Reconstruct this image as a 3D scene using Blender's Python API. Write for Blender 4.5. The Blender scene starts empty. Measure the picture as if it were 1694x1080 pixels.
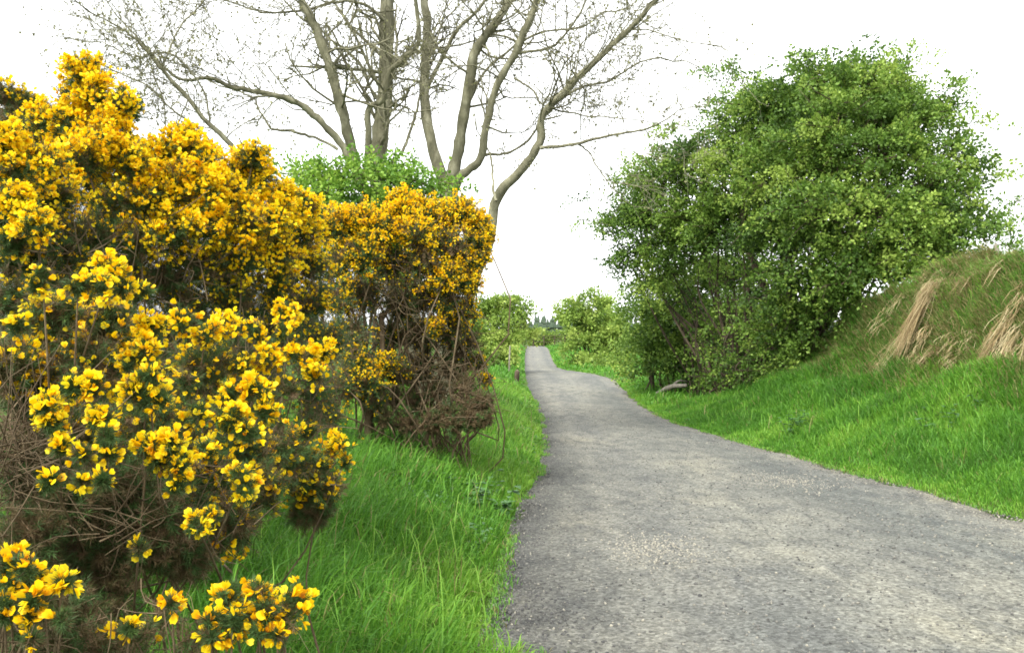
import bpy, math
import numpy as np
from math import radians as R

# ---------------------------------------------------------------- camera, sky, sun, exposure
S = bpy.context.scene
C = S.collection
F, CX, CY, EYE = 1500.0, 847.0, 540.0, 1.5
cam = bpy.data.objects.new("camera", bpy.data.cameras.new("camera"))
C.objects.link(cam)
cam.location = (0, 0, EYE)
cam.rotation_euler = (R(90), 0, 0)
cam.data.lens = F / 1694 * 36
cam.data.clip_start = 0.05
cam.data.clip_end = 3000
S.camera = cam

w = bpy.data.worlds.new("World")
S.world = w
w.use_nodes = True
nt = w.node_tree
sky = nt.nodes.new("ShaderNodeTexSky")
sky.sky_type = 'NISHITA'
sky.sun_disc = False
sky.sun_elevation = R(52)
sky.sun_rotation = R(-150)
sky.air_density = 1.0
sky.dust_density = 4.0
hs = nt.nodes.new("ShaderNodeHueSaturation")
hs.inputs["Saturation"].default_value = 0.12      # cloud cover: the blue is gone
nt.links.new(sky.outputs[0], hs.inputs["Color"])
mx = nt.nodes.new("ShaderNodeMix"); mx.data_type = 'RGBA'
mx.inputs["Factor"].default_value = 0.75
mx.inputs[7].default_value = (6.6, 6.7, 6.8, 1)   # even overcast layer
nt.links.new(hs.outputs[0], mx.inputs[6])
nt.links.new(mx.outputs[2], nt.nodes["Background"].inputs["Color"])
nt.nodes["Background"].inputs["Strength"].default_value = 0.13

sl = bpy.data.lights.new("sun", 'SUN')
sl.energy = 1.5
sl.angle = R(14)
sl.color = (1.0, 0.96, 0.88)
so = bpy.data.objects.new("sun", sl)
C.objects.link(so)
so.rotation_euler = (R(38), 0, R(-30))            # from behind the camera, to the left and high

S.view_settings.view_transform = 'Standard'
S.view_settings.look = 'None'
S.view_settings.exposure = 1.65
S.view_settings.gamma = 1
S.view_settings.use_curve_mapping = False
S.cycles.max_bounces = 6
S.cycles.diffuse_bounces = 3
S.cycles.glossy_bounces = 2
S.cycles.transmission_bounces = 4
S.cycles.use_denoising = True
S.cycles.filter_width = 1.7

# ---------------------------------------------------------------- helpers
rng = np.random.default_rng(11)
U = rng.uniform
N = rng.normal


def P(px, py, Y):
    return np.array([(px - CX) / F * Y, Y, EYE - (py - CY) / F * Y])


def nrm(v):
    return v / np.maximum(np.linalg.norm(v, axis=-1, keepdims=True), 1e-9)


def rand_dirs(n):
    return nrm(N(size=(n, 3)))


def frames(D, roll=None):
    """columns X, Y, Z with Z along D"""
    D = nrm(np.asarray(D, float))
    n = len(D)
    h = np.where(np.abs(D[:, 2:3]) < 0.9, np.array([[0, 0, 1.0]]), np.array([[1.0, 0, 0]]))
    X = nrm(np.cross(h, D))
    Y = np.cross(D, X)
    if roll is None:
        roll = U(0, 2 * math.pi, n)
    c, s = np.cos(roll)[:, None], np.sin(roll)[:, None]
    return np.stack([X * c + Y * s, Y * c - X * s, D], axis=2)


class MB:
    def __init__(self):
        self.v, self.q, self.t, self.a, self.n = [], [], [], [], 0

    def add(self, v, q=None, t=None, tone=0.5):
        v = np.asarray(v, float).reshape(-1, 3)
        if q is not None and len(q):
            self.q.append(np.asarray(q).reshape(-1, 4) + self.n)
        if t is not None and len(t):
            self.t.append(np.asarray(t).reshape(-1, 3) + self.n)
        self.v.append(v)
        self.a.append(np.broadcast_to(np.asarray(tone, float), (len(v),)))
        self.n += len(v)

    def scatter(self, tv, tq, tt, pos, rot, scale, tone, ttone=None):
        n, k = len(pos), len(tv)
        if n == 0:
            return
        sc = np.asarray(scale, float)
        if sc.ndim == 1:
            sc = sc[:, None]
        loc = tv[None] * sc[:, None, :]
        v = np.einsum('nij,nkj->nki', rot, loc) + pos[:, None, :]
        off = (np.arange(n) * k)[:, None, None]
        q = (np.asarray(tq)[None] + off) if len(tq) else None
        t = (np.asarray(tt)[None] + off) if len(tt) else None
        a = np.repeat(np.asarray(tone, float)[:, None], k, 1)
        if ttone is not None:
            a = a + np.asarray(ttone)[None]
        self.add(v, q, t, a.ravel())

    def tube(self, pts, rad, sides=6, tone=0.5, rough=0.0):
        pts = np.asarray(pts, float)
        rad = np.broadcast_to(np.asarray(rad, float), (len(pts),))
        tan = nrm(np.gradient(pts, axis=0))
        u = np.cross(tan[0], [0.31, 0.87, 0.2]); u /= np.linalg.norm(u)
        rings = []
        ang = np.arange(sides) * 2 * math.pi / sides
        for i in range(len(pts)):
            u = u - tan[i] * np.dot(u, tan[i]); u /= max(np.linalg.norm(u), 1e-9)
            b = np.cross(tan[i], u)
            r = rad[i] * (1 + (N(size=sides) * rough if rough else 0))
            rings.append(pts[i] + (np.cos(ang) * r)[:, None] * u + (np.sin(ang) * r)[:, None] * b)
        v = np.concatenate(rings + [pts[-1:] + tan[-1:] * rad[-1]])
        m = len(pts)
        i, j = np.meshgrid(np.arange(m - 1), np.arange(sides), indexing='ij')
        a = i * sides + j
        b = i * sides + (j + 1) % sides
        q = np.stack([a, b, b + sides, a + sides], -1).reshape(-1, 4)
        j = np.arange(sides)
        t = np.stack([(m - 1) * sides + j, (m - 1) * sides + (j + 1) % sides, np.full(sides, m * sides)], -1)
        self.add(v, q, t, tone)

    def box(self, x0, x1, y0, y1, z0, z1, tone=0.5):
        v = [(x, y, z) for z in (z0, z1) for y in (y0, y1) for x in (x0, x1)]
        self.add(v, [(0, 2, 3, 1), (4, 5, 7, 6), (0, 1, 5, 4), (2, 6, 7, 3), (0, 4, 6, 2), (1, 3, 7, 5)], None, tone)

    def build(self, name, mat, parent=None, smooth=False):
        V = np.concatenate(self.v) if self.v else np.zeros((0, 3))
        me = bpy.data.meshes.new(name)
        org = np.zeros(3)
        if parent is not None:
            org = np.array(parent.location)
        q = np.concatenate(self.q) if self.q else np.zeros((0, 4), int)
        t = np.concatenate(self.t) if self.t else np.zeros((0, 3), int)
        me.vertices.add(len(V))
        me.vertices.foreach_set("co", (V - org).astype(np.float32).ravel())
        nl = q.size + t.size
        me.loops.add(nl)
        me.loops.foreach_set("vertex_index", np.concatenate([q.ravel(), t.ravel()]).astype(np.int32))
        me.polygons.add(len(q) + len(t))
        st = np.concatenate([np.arange(len(q)) * 4, q.size + np.arange(len(t)) * 3]).astype(np.int32)
        me.polygons.foreach_set("loop_start", st)
        if smooth:
            me.polygons.foreach_set("use_smooth", np.ones(len(st), bool))
        at = me.attributes.new("tone", 'FLOAT', 'POINT')
        at.data.foreach_set("value", np.concatenate(self.a).astype(np.float32))
        me.update(calc_edges=True)
        me.materials.append(mat)
        o = bpy.data.objects.new(name, me)
        C.objects.link(o)
        if parent is not None:
            o.parent = parent
        return o


def thing(name, label, cat, loc, group=None):
    o = bpy.data.objects.new(name, None)
    C.objects.link(o)
    o.location = tuple(float(c) for c in loc)
    o.empty_display_size = 0.2
    o['label'] = label; o['category'] = cat
    if group:
        o['group'] = group
    bpy.context.view_layer.update()
    return o


def spline(pts, n):
    """Catmull-Rom through the points (any columns)"""
    p = np.asarray(pts, float)
    p = np.concatenate([2 * p[:1] - p[1:2], p, 2 * p[-1:] - p[-2:-1]])
    m = len(p) - 3
    tt = np.linspace(0, m, n)
    i = np.minimum(tt.astype(int), m - 1)
    f = (tt - i)[:, None]
    a, b, c, d = p[i], p[i + 1], p[i + 2], p[i + 3]
    return 0.5 * (2 * b + (c - a) * f + (2 * a - 5 * b + 4 * c - d) * f ** 2 + (3 * b - a - 3 * c + d) * f ** 3)


class VNoise:
    """smooth 2-D value noise for the shape of the ground and the growth of the grass"""
    def __init__(self, seed):
        self.g = np.random.default_rng(seed).uniform(-1, 1, (256, 256))

    def __call__(self, x, y):
        x, y = np.asarray(x, float), np.asarray(y, float)
        xi, yi = np.floor(x).astype(int), np.floor(y).astype(int)
        fx, fy = x - xi, y - yi
        fx, fy = fx * fx * (3 - 2 * fx), fy * fy * (3 - 2 * fy)
        g = self.g
        a = g[xi % 256, yi % 256]; b = g[(xi + 1) % 256, yi % 256]
        c = g[xi % 256, (yi + 1) % 256]; d = g[(xi + 1) % 256, (yi + 1) % 256]
        return (a * (1 - fx) + b * fx) * (1 - fy) + (c * (1 - fx) + d * fx) * fy


n1, n2, n3 = VNoise(1), VNoise(2), VNoise(3)

# ---------------------------------------------------------------- materials


def new_mat(name):
    m = bpy.data.materials.new(name)
    m.use_nodes = True
    nt = m.node_tree
    return m, nt, nt.nodes["Principled BSDF"], nt.nodes["Material Output"]


def ramp(nt, stops, src):
    r = nt.nodes.new("ShaderNodeValToRGB")
    e = r.color_ramp.elements
    while len(e) > 1:
        e.remove(e[-1])
    e[0].position, e[0].color = stops[0][0], (*stops[0][1], 1)
    for p, c in stops[1:]:
        k = e.new(p); k.color = (*c, 1)
    nt.links.new(src, r.inputs[0])
    return r.outputs[0]


def noise(nt, scale, detail=4, rough=0.6, vec=None):
    t = nt.nodes.new("ShaderNodeTexNoise")
    t.inputs["Scale"].default_value = scale
    t.inputs["Detail"].default_value = detail
    t.inputs["Roughness"].default_value = rough
    if vec is not None:
        nt.links.new(vec, t.inputs["Vector"])
    return t.outputs["Fac"]


def mixc(nt, f, a, b):
    m = nt.nodes.new("ShaderNodeMix"); m.data_type = 'RGBA'
    for s, v in ((m.inputs[0], f), (m.inputs[6], a), (m.inputs[7], b)):
        if hasattr(v, "links"):
            nt.links.new(v, s)
        else:
            s.default_value = v if isinstance(v, float) else (*v, 1)
    return m.outputs[2]


def mapr(nt, src, a, b, c=0.0, d=1.0):
    m = nt.nodes.new("ShaderNodeMapRange")
    for k, v in zip(range(1, 5), (a, b, c, d)):
        m.inputs[k].default_value = v
    nt.links.new(src, m.inputs[0])
    return m.outputs[0]


def bump(nt, h, strength, dist, bs):
    b = nt.nodes.new("ShaderNodeBump")
    b.inputs["Strength"].default_value = strength
    b.inputs["Distance"].default_value = dist
    nt.links.new(h, b.inputs["Height"])
    nt.links.new(b.outputs[0], bs.inputs["Normal"])


def coord(nt):
    return nt.nodes.new("ShaderNodeTexCoord").outputs["Object"]


def attr(nt, name="tone"):
    a = nt.nodes.new("ShaderNodeAttribute"); a.attribute_name = name
    return a.outputs["Fac"]


def leaf_mat(name, stops, transl=0.3, rough=0.55, spec=0.3):
    m, nt, bs, out = new_mat(name)
    col = ramp(nt, stops, attr(nt))
    nt.links.new(col, bs.inputs["Base Color"])
    bs.inputs["Roughness"].default_value = rough
    bs.inputs["Specular IOR Level"].default_value = spec
    tr = nt.nodes.new("ShaderNodeBsdfTranslucent")
    nt.links.new(col, tr.inputs["Color"])
    ms = nt.nodes.new("ShaderNodeMixShader"); ms.inputs[0].default_value = transl
    nt.links.new(bs.outputs[0], ms.inputs[1]); nt.links.new(tr.outputs[0], ms.inputs[2])
    nt.links.new(ms.outputs[0], out.inputs["Surface"])
    return m


def bark_mat(name, a, b, c, scale=6.0):
    m, nt, bs, out = new_mat(name)
    co = coord(nt)
    mp = nt.nodes.new("ShaderNodeMapping"); mp.inputs["Scale"].default_value = (1, 1, 0.35)
    nt.links.new(co, mp.inputs[0])
    f = noise(nt, scale, 6, 0.65, mp.outputs[0])
    g = noise(nt, scale * 0.35, 4, 0.6, co)
    col = ramp(nt, [(0.3, a), (0.52, b), (0.72, c)], f)
    col = mixc(nt, mapr(nt, g, 0.45, 0.65), col, tuple(x * 0.62 for x in b))
    nt.links.new(col, bs.inputs["Base Color"])
    bs.inputs["Roughness"].default_value = 0.9
    bs.inputs["Specular IOR Level"].default_value = 0.15
    bump(nt, f, 0.7, 0.03, bs)
    return m


M = {}
M['grass'] = leaf_mat("grass_blades", [(0.0, (0.33, 0.27, 0.13)), (0.16, (0.20, 0.20, 0.065)), (0.3, (0.05, 0.125, 0.018)),
                                       (0.6, (0.078, 0.22, 0.024)), (0.85, (0.145, 0.325, 0.032)), (1.0, (0.23, 0.40, 0.055))], 0.35, 0.5, 0.25)
M['straw'] = leaf_mat("dry_straw", [(0.0, (0.13, 0.085, 0.04)), (0.5, (0.30, 0.23, 0.115)), (1.0, (0.48, 0.41, 0.24))], 0.2, 0.75, 0.1)
M['hawthorn'] = leaf_mat("hawthorn_leaves", [(0.0, (0.026, 0.055, 0.010)), (0.35, (0.062, 0.128, 0.018)), (0.7, (0.145, 0.25, 0.036)), (1.0, (0.29, 0.40, 0.07))], 0.35)
M['spring'] = leaf_mat("pale_spring_leaves", [(0.0, (0.085, 0.15, 0.025)), (0.5, (0.22, 0.33, 0.055)), (1.0, (0.36, 0.45, 0.10))], 0.35)
M['bright'] = leaf_mat("fresh_leaves", [(0.0, (0.0585, 0.1365, 0.0195)), (0.5, (0.143, 0.286, 0.0325)), (1.0, (0.286, 0.429, 0.0585))], 0.35)
M['buds'] = leaf_mat("bud_scales", [(0.0, (0.15, 0.14, 0.075)), (1.0, (0.28, 0.29, 0.13))], 0.3)
M['needles'] = leaf_mat("gorse_spines", [(0.0, (0.1495, 0.09775, 0.05175)), (0.3, (0.0828, 0.0713, 0.0253)), (0.5, (0.04025, 0.0713, 0.01725)), (0.75, (0.0552, 0.1092, 0.02875)), (1.0, (0.09775, 0.1725, 0.04025))], 0.15, 0.6)
M['flower'] = leaf_mat("gorse_petals", [(0.0, (0.50, 0.19, 0.02)), (0.1, (0.76, 0.31, 0.005)), (0.35, (0.92, 0.50, 0.004)), (0.7, (0.95, 0.66, 0.006)), (1.0, (0.95, 0.78, 0.025))], 0.45, 0.5, 0.2)
M['weed'] = leaf_mat("weed_leaves", [(0.0, (0.025, 0.075, 0.018)), (1.0, (0.08, 0.19, 0.05))], 0.25, 0.45, 0.4)
M['bark'] = bark_mat("grey_bark", (0.085, 0.083, 0.052), (0.20, 0.192, 0.125), (0.345, 0.335, 0.24), 8)
M['thornbark'] = bark_mat("thorn_bark", (0.04, 0.03, 0.02), (0.095, 0.073, 0.05), (0.18, 0.145, 0.10), 9)
M['deadwood'] = bark_mat("dead_stems", (0.06, 0.04, 0.022), (0.135, 0.10, 0.058), (0.25, 0.20, 0.125), 12)
M['post'] = bark_mat("weathered_post", (0.13, 0.115, 0.09), (0.26, 0.235, 0.19), (0.38, 0.35, 0.29), 9)

m, nt, bs, out = new_mat("galvanised_wire")
bs.inputs["Base Color"].default_value = (0.3, 0.3, 0.3, 1); bs.inputs["Metallic"].default_value = 0.8
bs.inputs["Roughness"].default_value = 0.5
M['wire'] = m

m, nt, bs, out = new_mat("turf_soil")
co = coord(nt)
f = noise(nt, 0.9, 6, 0.65, co)
g = noise(nt, 26, 4, 0.7, co)
c1 = ramp(nt, [(0.3, (0.035, 0.075, 0.012)), (0.55, (0.06, 0.125, 0.018)), (0.75, (0.11, 0.15, 0.035))], f)
c2 = ramp(nt, [(0.3, (0.03, 0.035, 0.012)), (0.7, (0.09, 0.15, 0.025))], g)
nt.links.new(mixc(nt, 0.5, c1, c2), bs.inputs["Base Color"])
bs.inputs["Roughness"].default_value = 1.0
bs.inputs["Specular IOR Level"].default_value = 0.1
bump(nt, g, 0.8, 0.05, bs)
M['ground'] = m

m, nt, bs, out = new_mat("worn_gravel_tarmac")
co = coord(nt)
mp = nt.nodes.new("ShaderNodeMapping"); mp.inputs["Scale"].default_value = (1.0, 0.45, 1.0)
nt.links.new(co, mp.inputs[0])
big = noise(nt, 0.75, 5, 0.62, mp.outputs[0])
mid = noise(nt, 4.5, 5, 0.7, mp.outputs[0])
fine = noise(nt, 30, 4, 0.8, co)
vor = nt.nodes.new("ShaderNodeTexVoronoi"); vor.inputs["Scale"].default_value = 48
nt.links.new(co, vor.inputs["Vector"])
base = ramp(nt, [(0.30, (0.098, 0.103, 0.095)), (0.45, (0.140, 0.142, 0.127)), (0.57, (0.166, 0.165, 0.142)), (0.70, (0.198, 0.192, 0.154))], big)
base = mixc(nt, mapr(nt, mid, 0.44, 0.66), base, (0.088, 0.091, 0.086))
lat = attr(nt)                                    # 0 left edge .. 1 right edge: worn wheel tracks, loose stuff at the rims
trk = ramp(nt, [(0.0, (0.42,) * 3), (0.07, (0.6,) * 3), (0.2, (1.06, 1.04, 1.0)), (0.32, (0.94,) * 3), (0.45, (1.14, 1.13, 1.08)), (0.6, (1.08, 1.07, 1.03)), (0.78, (0.82, 0.85, 0.86)), (0.9, (0.95,) * 3), (0.965, (1.08, 1.02, 0.93)), (0.985, (0.85, 0.66, 0.48)), (1.0, (0.7, 0.52, 0.34))], lat)
mu = nt.nodes.new("ShaderNodeMix"); mu.data_type = 'RGBA'; mu.blend_type = 'MULTIPLY'; mu.inputs[0].default_value = 1.0
nt.links.new(base, mu.inputs[6]); nt.links.new(trk, mu.inputs[7])
sp = ramp(nt, [(0.36, (0.4,) * 3), (0.5, (1.0,) * 3), (0.64, (1.7,) * 3)], fine)
mu2 = nt.nodes.new("ShaderNodeMix"); mu2.data_type = 'RGBA'; mu2.blend_type = 'MULTIPLY'; mu2.inputs[0].default_value = 0.62
nt.links.new(mu.outputs[2], mu2.inputs[6]); nt.links.new(sp, mu2.inputs[7])
st = ramp(nt, [(0.1, (0.5,) * 3), (0.5, (1.0,) * 3), (0.9, (1.6,) * 3)], vor.outputs["Color"])
mu3 = nt.nodes.new("ShaderNodeMix"); mu3.data_type = 'RGBA'; mu3.blend_type = 'MULTIPLY'; mu3.inputs[0].default_value = 0.65
nt.links.new(mu2.outputs[2], mu3.inputs[6]); nt.links.new(st, mu3.inputs[7])
nt.links.new(mu3.outputs[2], bs.inputs["Base Color"])
bs.inputs["Roughness"].default_value = 0.9
bs.inputs["Specular IOR Level"].default_value = 0.25
ad = nt.nodes.new("ShaderNodeMath"); ad.operation = 'ADD'
nt.links.new(fine, ad.inputs[0]); nt.links.new(vor.outputs["Distance"], ad.inputs[1])
bump(nt, ad.outputs[0], 0.9, 0.012, bs)
M['road'] = m

m, nt, bs, out = new_mat("stone_chips")
nt.links.new(ramp(nt, [(0.0, (0.05, 0.05, 0.05)), (0.5, (0.15, 0.146, 0.13)), (1.0, (0.32, 0.30, 0.24))], attr(nt)), bs.inputs["Base Color"])
bs.inputs["Roughness"].default_value = 0.85
M['gravel'] = m

m, nt, bs, out = new_mat("far_conifers")
f = noise(nt, 0.6, 5, 0.7, coord(nt))
nt.links.new(ramp(nt, [(0.3, (0.03, 0.05, 0.03)), (0.7, (0.06, 0.09, 0.05))], f), bs.inputs["Base Color"])
bs.inputs["Roughness"].default_value = 1
M['conifer'] = m

# ---------------------------------------------------------------- the lane and the lie of the land
_Y = np.arange(-40, 1500.5, 0.5)
_b = np.interp(_Y, [-40, 0, 20.5, 27, 33, 38, 60, 95, 120, 140, 165, 400, 1500],
               [1.0, 1.5, 2.18, 2.34, 2.22, 2.18, 2.76, 3.17, 2.8, 2.95, 3.7, 5.5, 5.5])
_k = np.exp(-0.5 * (np.arange(-8, 9) / 3.5) ** 2); _k /= _k.sum()
_b = np.convolve(np.pad(_b, 8, mode='edge'), _k, 'valid')


def zroad(Y):
    return EYE - np.interp(Y, _Y, _b)


_eY = [-40, 0, 4.6, 8.33, 11.25, 16.1, 20.5, 27, 33, 38, 46, 60, 95, 120, 140, 200]
_el = spline(np.c_[_eY, [-6, -0.35, -0.17, 0.0, 0.31, 0.53, 0.63, 0.68, 0.58, 0.58, 0.66, 0.84, 1.33, 1.76, 1.4, 0]], 600)
_er = spline(np.c_[_eY, [-1.5, 4.95, 4.95, 4.70, 4.42, 3.95, 3.68, 3.82, 4.0, 4.18, 3.95, 3.08, 4.1, 4.64, 4.3, 3]], 600)


def xl(Y): return np.interp(Y, _el[:, 0], _el[:, 1])
def xr(Y): return np.interp(Y, _er[:, 0], _er[:, 1])


def zground(x, Y, rough=True):
    x, Y = np.asarray(x, float), np.asarray(Y, float)
    z = zroad(Y)
    dl = np.maximum(xl(Y) - x, 0)
    dr = np.maximum(x - xr(Y), 0)
    hl = np.interp(dl, [0, 0.25, 0.9, 2.5, 6, 20, 60], [0, 0.05, 0.2, 0.5, 0.6, 0.6, 0.6])
    sr = np.interp(dr, [0, 0.3, 1.5, 2.6, 3.25, 3.7, 4.3, 6, 12, 40], [0, 0.06, 0.44, 1.0, 1.45, 2.58, 2.80, 2.86, 2.86, 2.6])
    A = np.interp(Y, [-10, 2, 18, 20, 23, 26, 40, 60, 100], [0.8, 1.0, 1.0, 0.85, 0.55, 0.38, 0.3, 0.25, 0.12])
    # the steep face is lumpy: it stands forward and back along the bank
    z = z + hl + sr * A
    if rough:
        off = np.clip(np.maximum(dl, dr) / 0.7, 0, 1)
        z = z + off * (0.045 * n1(x * 1.3, Y * 1.3) + 0.02 * n2(x * 4, Y * 4))
        z = z + np.clip((dr - 1.2) / 1.5, 0, 1) * np.clip(1 - (Y - 24) / 6, 0, 1) * (0.42 * n3(x * 0.75, Y * 0.75) + 0.18 * n1(x * 2.1, Y * 2.1 + 9))
    inside = (dl <= 0) & (dr <= 0)
    return np.where(inside, z - 0.03, z)


def grid(xs, ys, zf):
    X, Yg = np.meshgrid(xs, ys)
    v = np.stack([X.ravel(), Yg.ravel(), zf(X.ravel(), Yg.ravel())], -1)
    nx, ny = len(xs), len(ys)
    i, j = np.meshgrid(np.arange(ny - 1), np.arange(nx - 1), indexing='ij')
    a = (i * nx + j).ravel()
    return v, np.stack([a, a + 1, a + nx + 1, a + nx], -1)


xs = np.concatenate([np.linspace(-900, -40, 18), np.linspace(-38, -10, 29), np.arange(-9.8, 14, 0.14), np.linspace(14.2, 40, 28), np.linspace(42, 900, 18)])
ys = np.concatenate([np.linspace(-30, -1, 20), np.arange(-0.8, 32, 0.16), np.arange(32.3, 150, 0.9), np.linspace(152, 1400, 40)])
g = MB()
g.add(*grid(xs, ys, zground))
o = g.build("ground", M['ground'], smooth=True); o['kind'] = 'structure'

r = MB()
ry = np.concatenate([np.arange(-25, 40, 0.2), np.arange(40, 180, 0.8)])
lt = np.linspace(0, 1, 25)
LL, YY = np.meshgrid(lt, ry)
fj = np.clip(1.3 - YY / 40, 0.25, 1)
jl = fj * 0.10 * n1(YY * 1.7, 3 + YY * 0) + 0.07 * n2(YY * 5, 9 + YY * 0)
jr = fj * 0.10 * n1(YY * 1.7, 30 + YY * 0) + 0.07 * n2(YY * 5, 40 + YY * 0)
XX = (xl(YY) - 0.06 + jl) * (1 - LL) + (xr(YY) + 0.06 + jr) * LL
ZZ = zroad(YY) + 0.03 * (1 - (2 * LL - 1) ** 2) + 0.012 * n1(XX * 0.9, YY * 0.6) + 0.012
ZZ[:, 0] -= 0.06; ZZ[:, -1] -= 0.06
nx = len(lt)
i, j = np.meshgrid(np.arange(len(ry) - 1), np.arange(nx - 1), indexing='ij')
a = (i * nx + j).ravel()
r.add(np.stack([XX.ravel(), YY.ravel(), ZZ.ravel()], -1), np.stack([a, a + 1, a + nx + 1, a + nx], -1), None, LL.ravel())
o = r.build("road", M['road'], smooth=True); o['kind'] = 'structure'


def zlane(x, Y):
    l = np.clip((x - xl(Y)) / (xr(Y) - xl(Y)), 0, 1)
    return zroad(Y) + 0.03 * (1 - (2 * l - 1) ** 2) + 0.012 * n1(x * 0.9, Y * 0.6) + 0.012


# loose chippings on the lane
oc = np.array([(1, 0, 0), (-1, 0, 0), (0, 1, 0), (0, -1, 0), (0, 0, 0.7), (0, 0, -0.7)], float)
ot = [(0, 2, 4), (2, 1, 4), (1, 3, 4), (3, 0, 4), (2, 0, 5), (1, 2, 5), (3, 1, 5), (0, 3, 5)]
gv = MB()
n = 60000
Yp = 3.0 + 22 * U(0, 1, n) ** 1.9
lp = U(0, 1, n)
ed = U(0, 1, n)
lp = np.where(ed < 0.34, np.abs(N(0, 0.035, n)), np.where(ed < 0.5, 1 - np.abs(N(0, 0.04, n)), lp))
xp = xl(Yp) + (xr(Yp) - xl(Yp)) * lp
tn = np.clip(np.where((ed < 0.34), N(0.22, 0.16, n), N(0.42, 0.26, n)), 0, 1)
k = 2600                                           # three pale spilled patches
for cx, cy, sx, sy, cnt in ((1.1, 6.9, 0.20, 0.30, 1500), (3.25, 10.7, 0.28, 0.4, 1200), (4.5, 7.6, 0.25, 0.5, 500), (1.9, 25, 0.5, 1.2, 500), (0.22, 5.0, 0.20, 0.55, 1500)):
    xp = np.r_[xp, N(cx, sx, cnt)]; Yp = np.r_[Yp, N(cy, sy, cnt)]; tn = np.r_[tn, np.clip(N(0.9 if cx > .5 else 0.08, 0.12, cnt), 0, 1)]
sz = 0.003 + 0.012 * U(0, 1, len(xp)) ** 3.5
gv.scatter(oc, [], ot, np.stack([xp, Yp, zlane(xp, Yp) + sz * 0.25], -1), frames(rand_dirs(len(xp))), sz[:, None] * U(0.6, 1.2, (len(xp), 3)), tn)
o = gv.build("gravel", M['gravel']); o['kind'] = 'stuff'
o['label'] = 'loose grey and buff stone chippings scattered on the lane'

# ---------------------------------------------------------------- grass


def blades(mb, x, Y, z, h, wd, lean, tone, az=None, lean_az=None, up=None):
    n = len(x)
    az = U(0, 2 * math.pi, n) if az is None else az
    la = az if lean_az is None else lean_az
    s = np.stack([np.cos(az + math.pi / 2), np.sin(az + math.pi / 2), np.zeros(n)], -1) * (wd / 2)[:, None]
    d = np.stack([np.cos(la), np.sin(la), np.zeros(n)], -1) * (lean * h)[:, None]
    b = np.stack([x, Y, z - 0.02], -1)
    hz = h * np.sqrt(np.clip(1 - 0.5 * lean ** 2, 0.1, 1))
    zz = np.array([0, 0, 1.0])
    m1 = b + d * 0.18 + zz * (hz * 0.45)[:, None]
    m2 = b + d * 0.52 + zz * (hz * 0.82)[:, None]
    tp = b + d + zz * (hz * np.clip(1.0 - 0.55 * np.maximum(lean - 0.4, 0), 0.3, 1))[:, None]
    v = np.stack([b - s, b + s, m1 - s, m1 + s, m2 - s * 0.7, m2 + s * 0.7, tp], 1)
    off = (np.arange(n) * 7)[:, None, None]
    q = np.array([[0, 1, 3, 2], [2, 3, 5, 4]])[None] + off
    t = np.array([[4, 5, 6]])[None] + off
    mb.add(v, q, t, np.repeat(np.clip(tone, 0, 1), 7))


def in_view(x, Y, z, m=0.9):
    px = CX + F * x / np.maximum(Y, 0.3)
    py = CY + F * (EYE - z) / np.maximum(Y, 0.3)
    mg = F * m / np.maximum(Y, 0.3)
    return (Y > 1.0) & (px > -mg) & (px < 1694 + mg) & (py < 1080 + mg)


gr = MB()
# --- left verge: long, lush, in tufts
nt_ = 20000
ty = 2.6 + 30 * U(0, 1, nt_) ** 1.7
td = 0.02 + U(0, 1, nt_) ** 0.9 * np.interp(ty, [2, 5, 12, 18, 33], [3.6, 3.8, 4.0, 3.5, 4])
tx = xl(ty) - td
per = 15
x = (np.repeat(tx, per) + N(0, 0.07, nt_ * per))
Y = (np.repeat(ty, per) + N(0, 0.07, nt_ * per))
ok = (xl(Y) - x > -0.03 - 0.16 * np.maximum(0, n1(Y * 2.3, 7 + 0 * Y)))
th = np.repeat(U(0.75, 1.25, nt_), per); tt = np.repeat(N(0, 0.08, nt_), per); la = np.repeat(U(0, 6.28, nt_), per) + N(0, 0.7, nt_ * per)
z = zground(x, Y)
ok &= in_view(x, Y, z)
x, Y, z, th, tt, la = x[ok], Y[ok], z[ok], th[ok], tt[ok], la[ok]
dl = xl(Y) - x
h = np.interp(dl, [-0.05, 0.1, 0.5, 1.2, 4], [0.06, 0.12, 0.24, 0.36, 0.36]) * th * U(0.55, 1.2, len(x)) * (1 + 0.3 * n1(x * 1.1 + 7, Y * 1.1))
tone = 0.79 + 0.20 * n2(x * 0.9, Y * 0.9) + tt + N(0, 0.10, len(x)) + np.interp(dl, [0, 0.5], [0.08, 0.0])
tone = np.where(U(0, 1, len(x)) < 0.035, U(0, 0.2, len(x)), tone)
la = np.where(U(0, 1, len(x)) < 0.35, N(-0.3, 0.7, len(x)), la)
blades(gr, x, Y, z, h, 0.0042 + 0.0008 * Y, np.clip(N(0.55, 0.25, len(x)), 0.05, 1.2), tone, lean_az=la)

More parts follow.
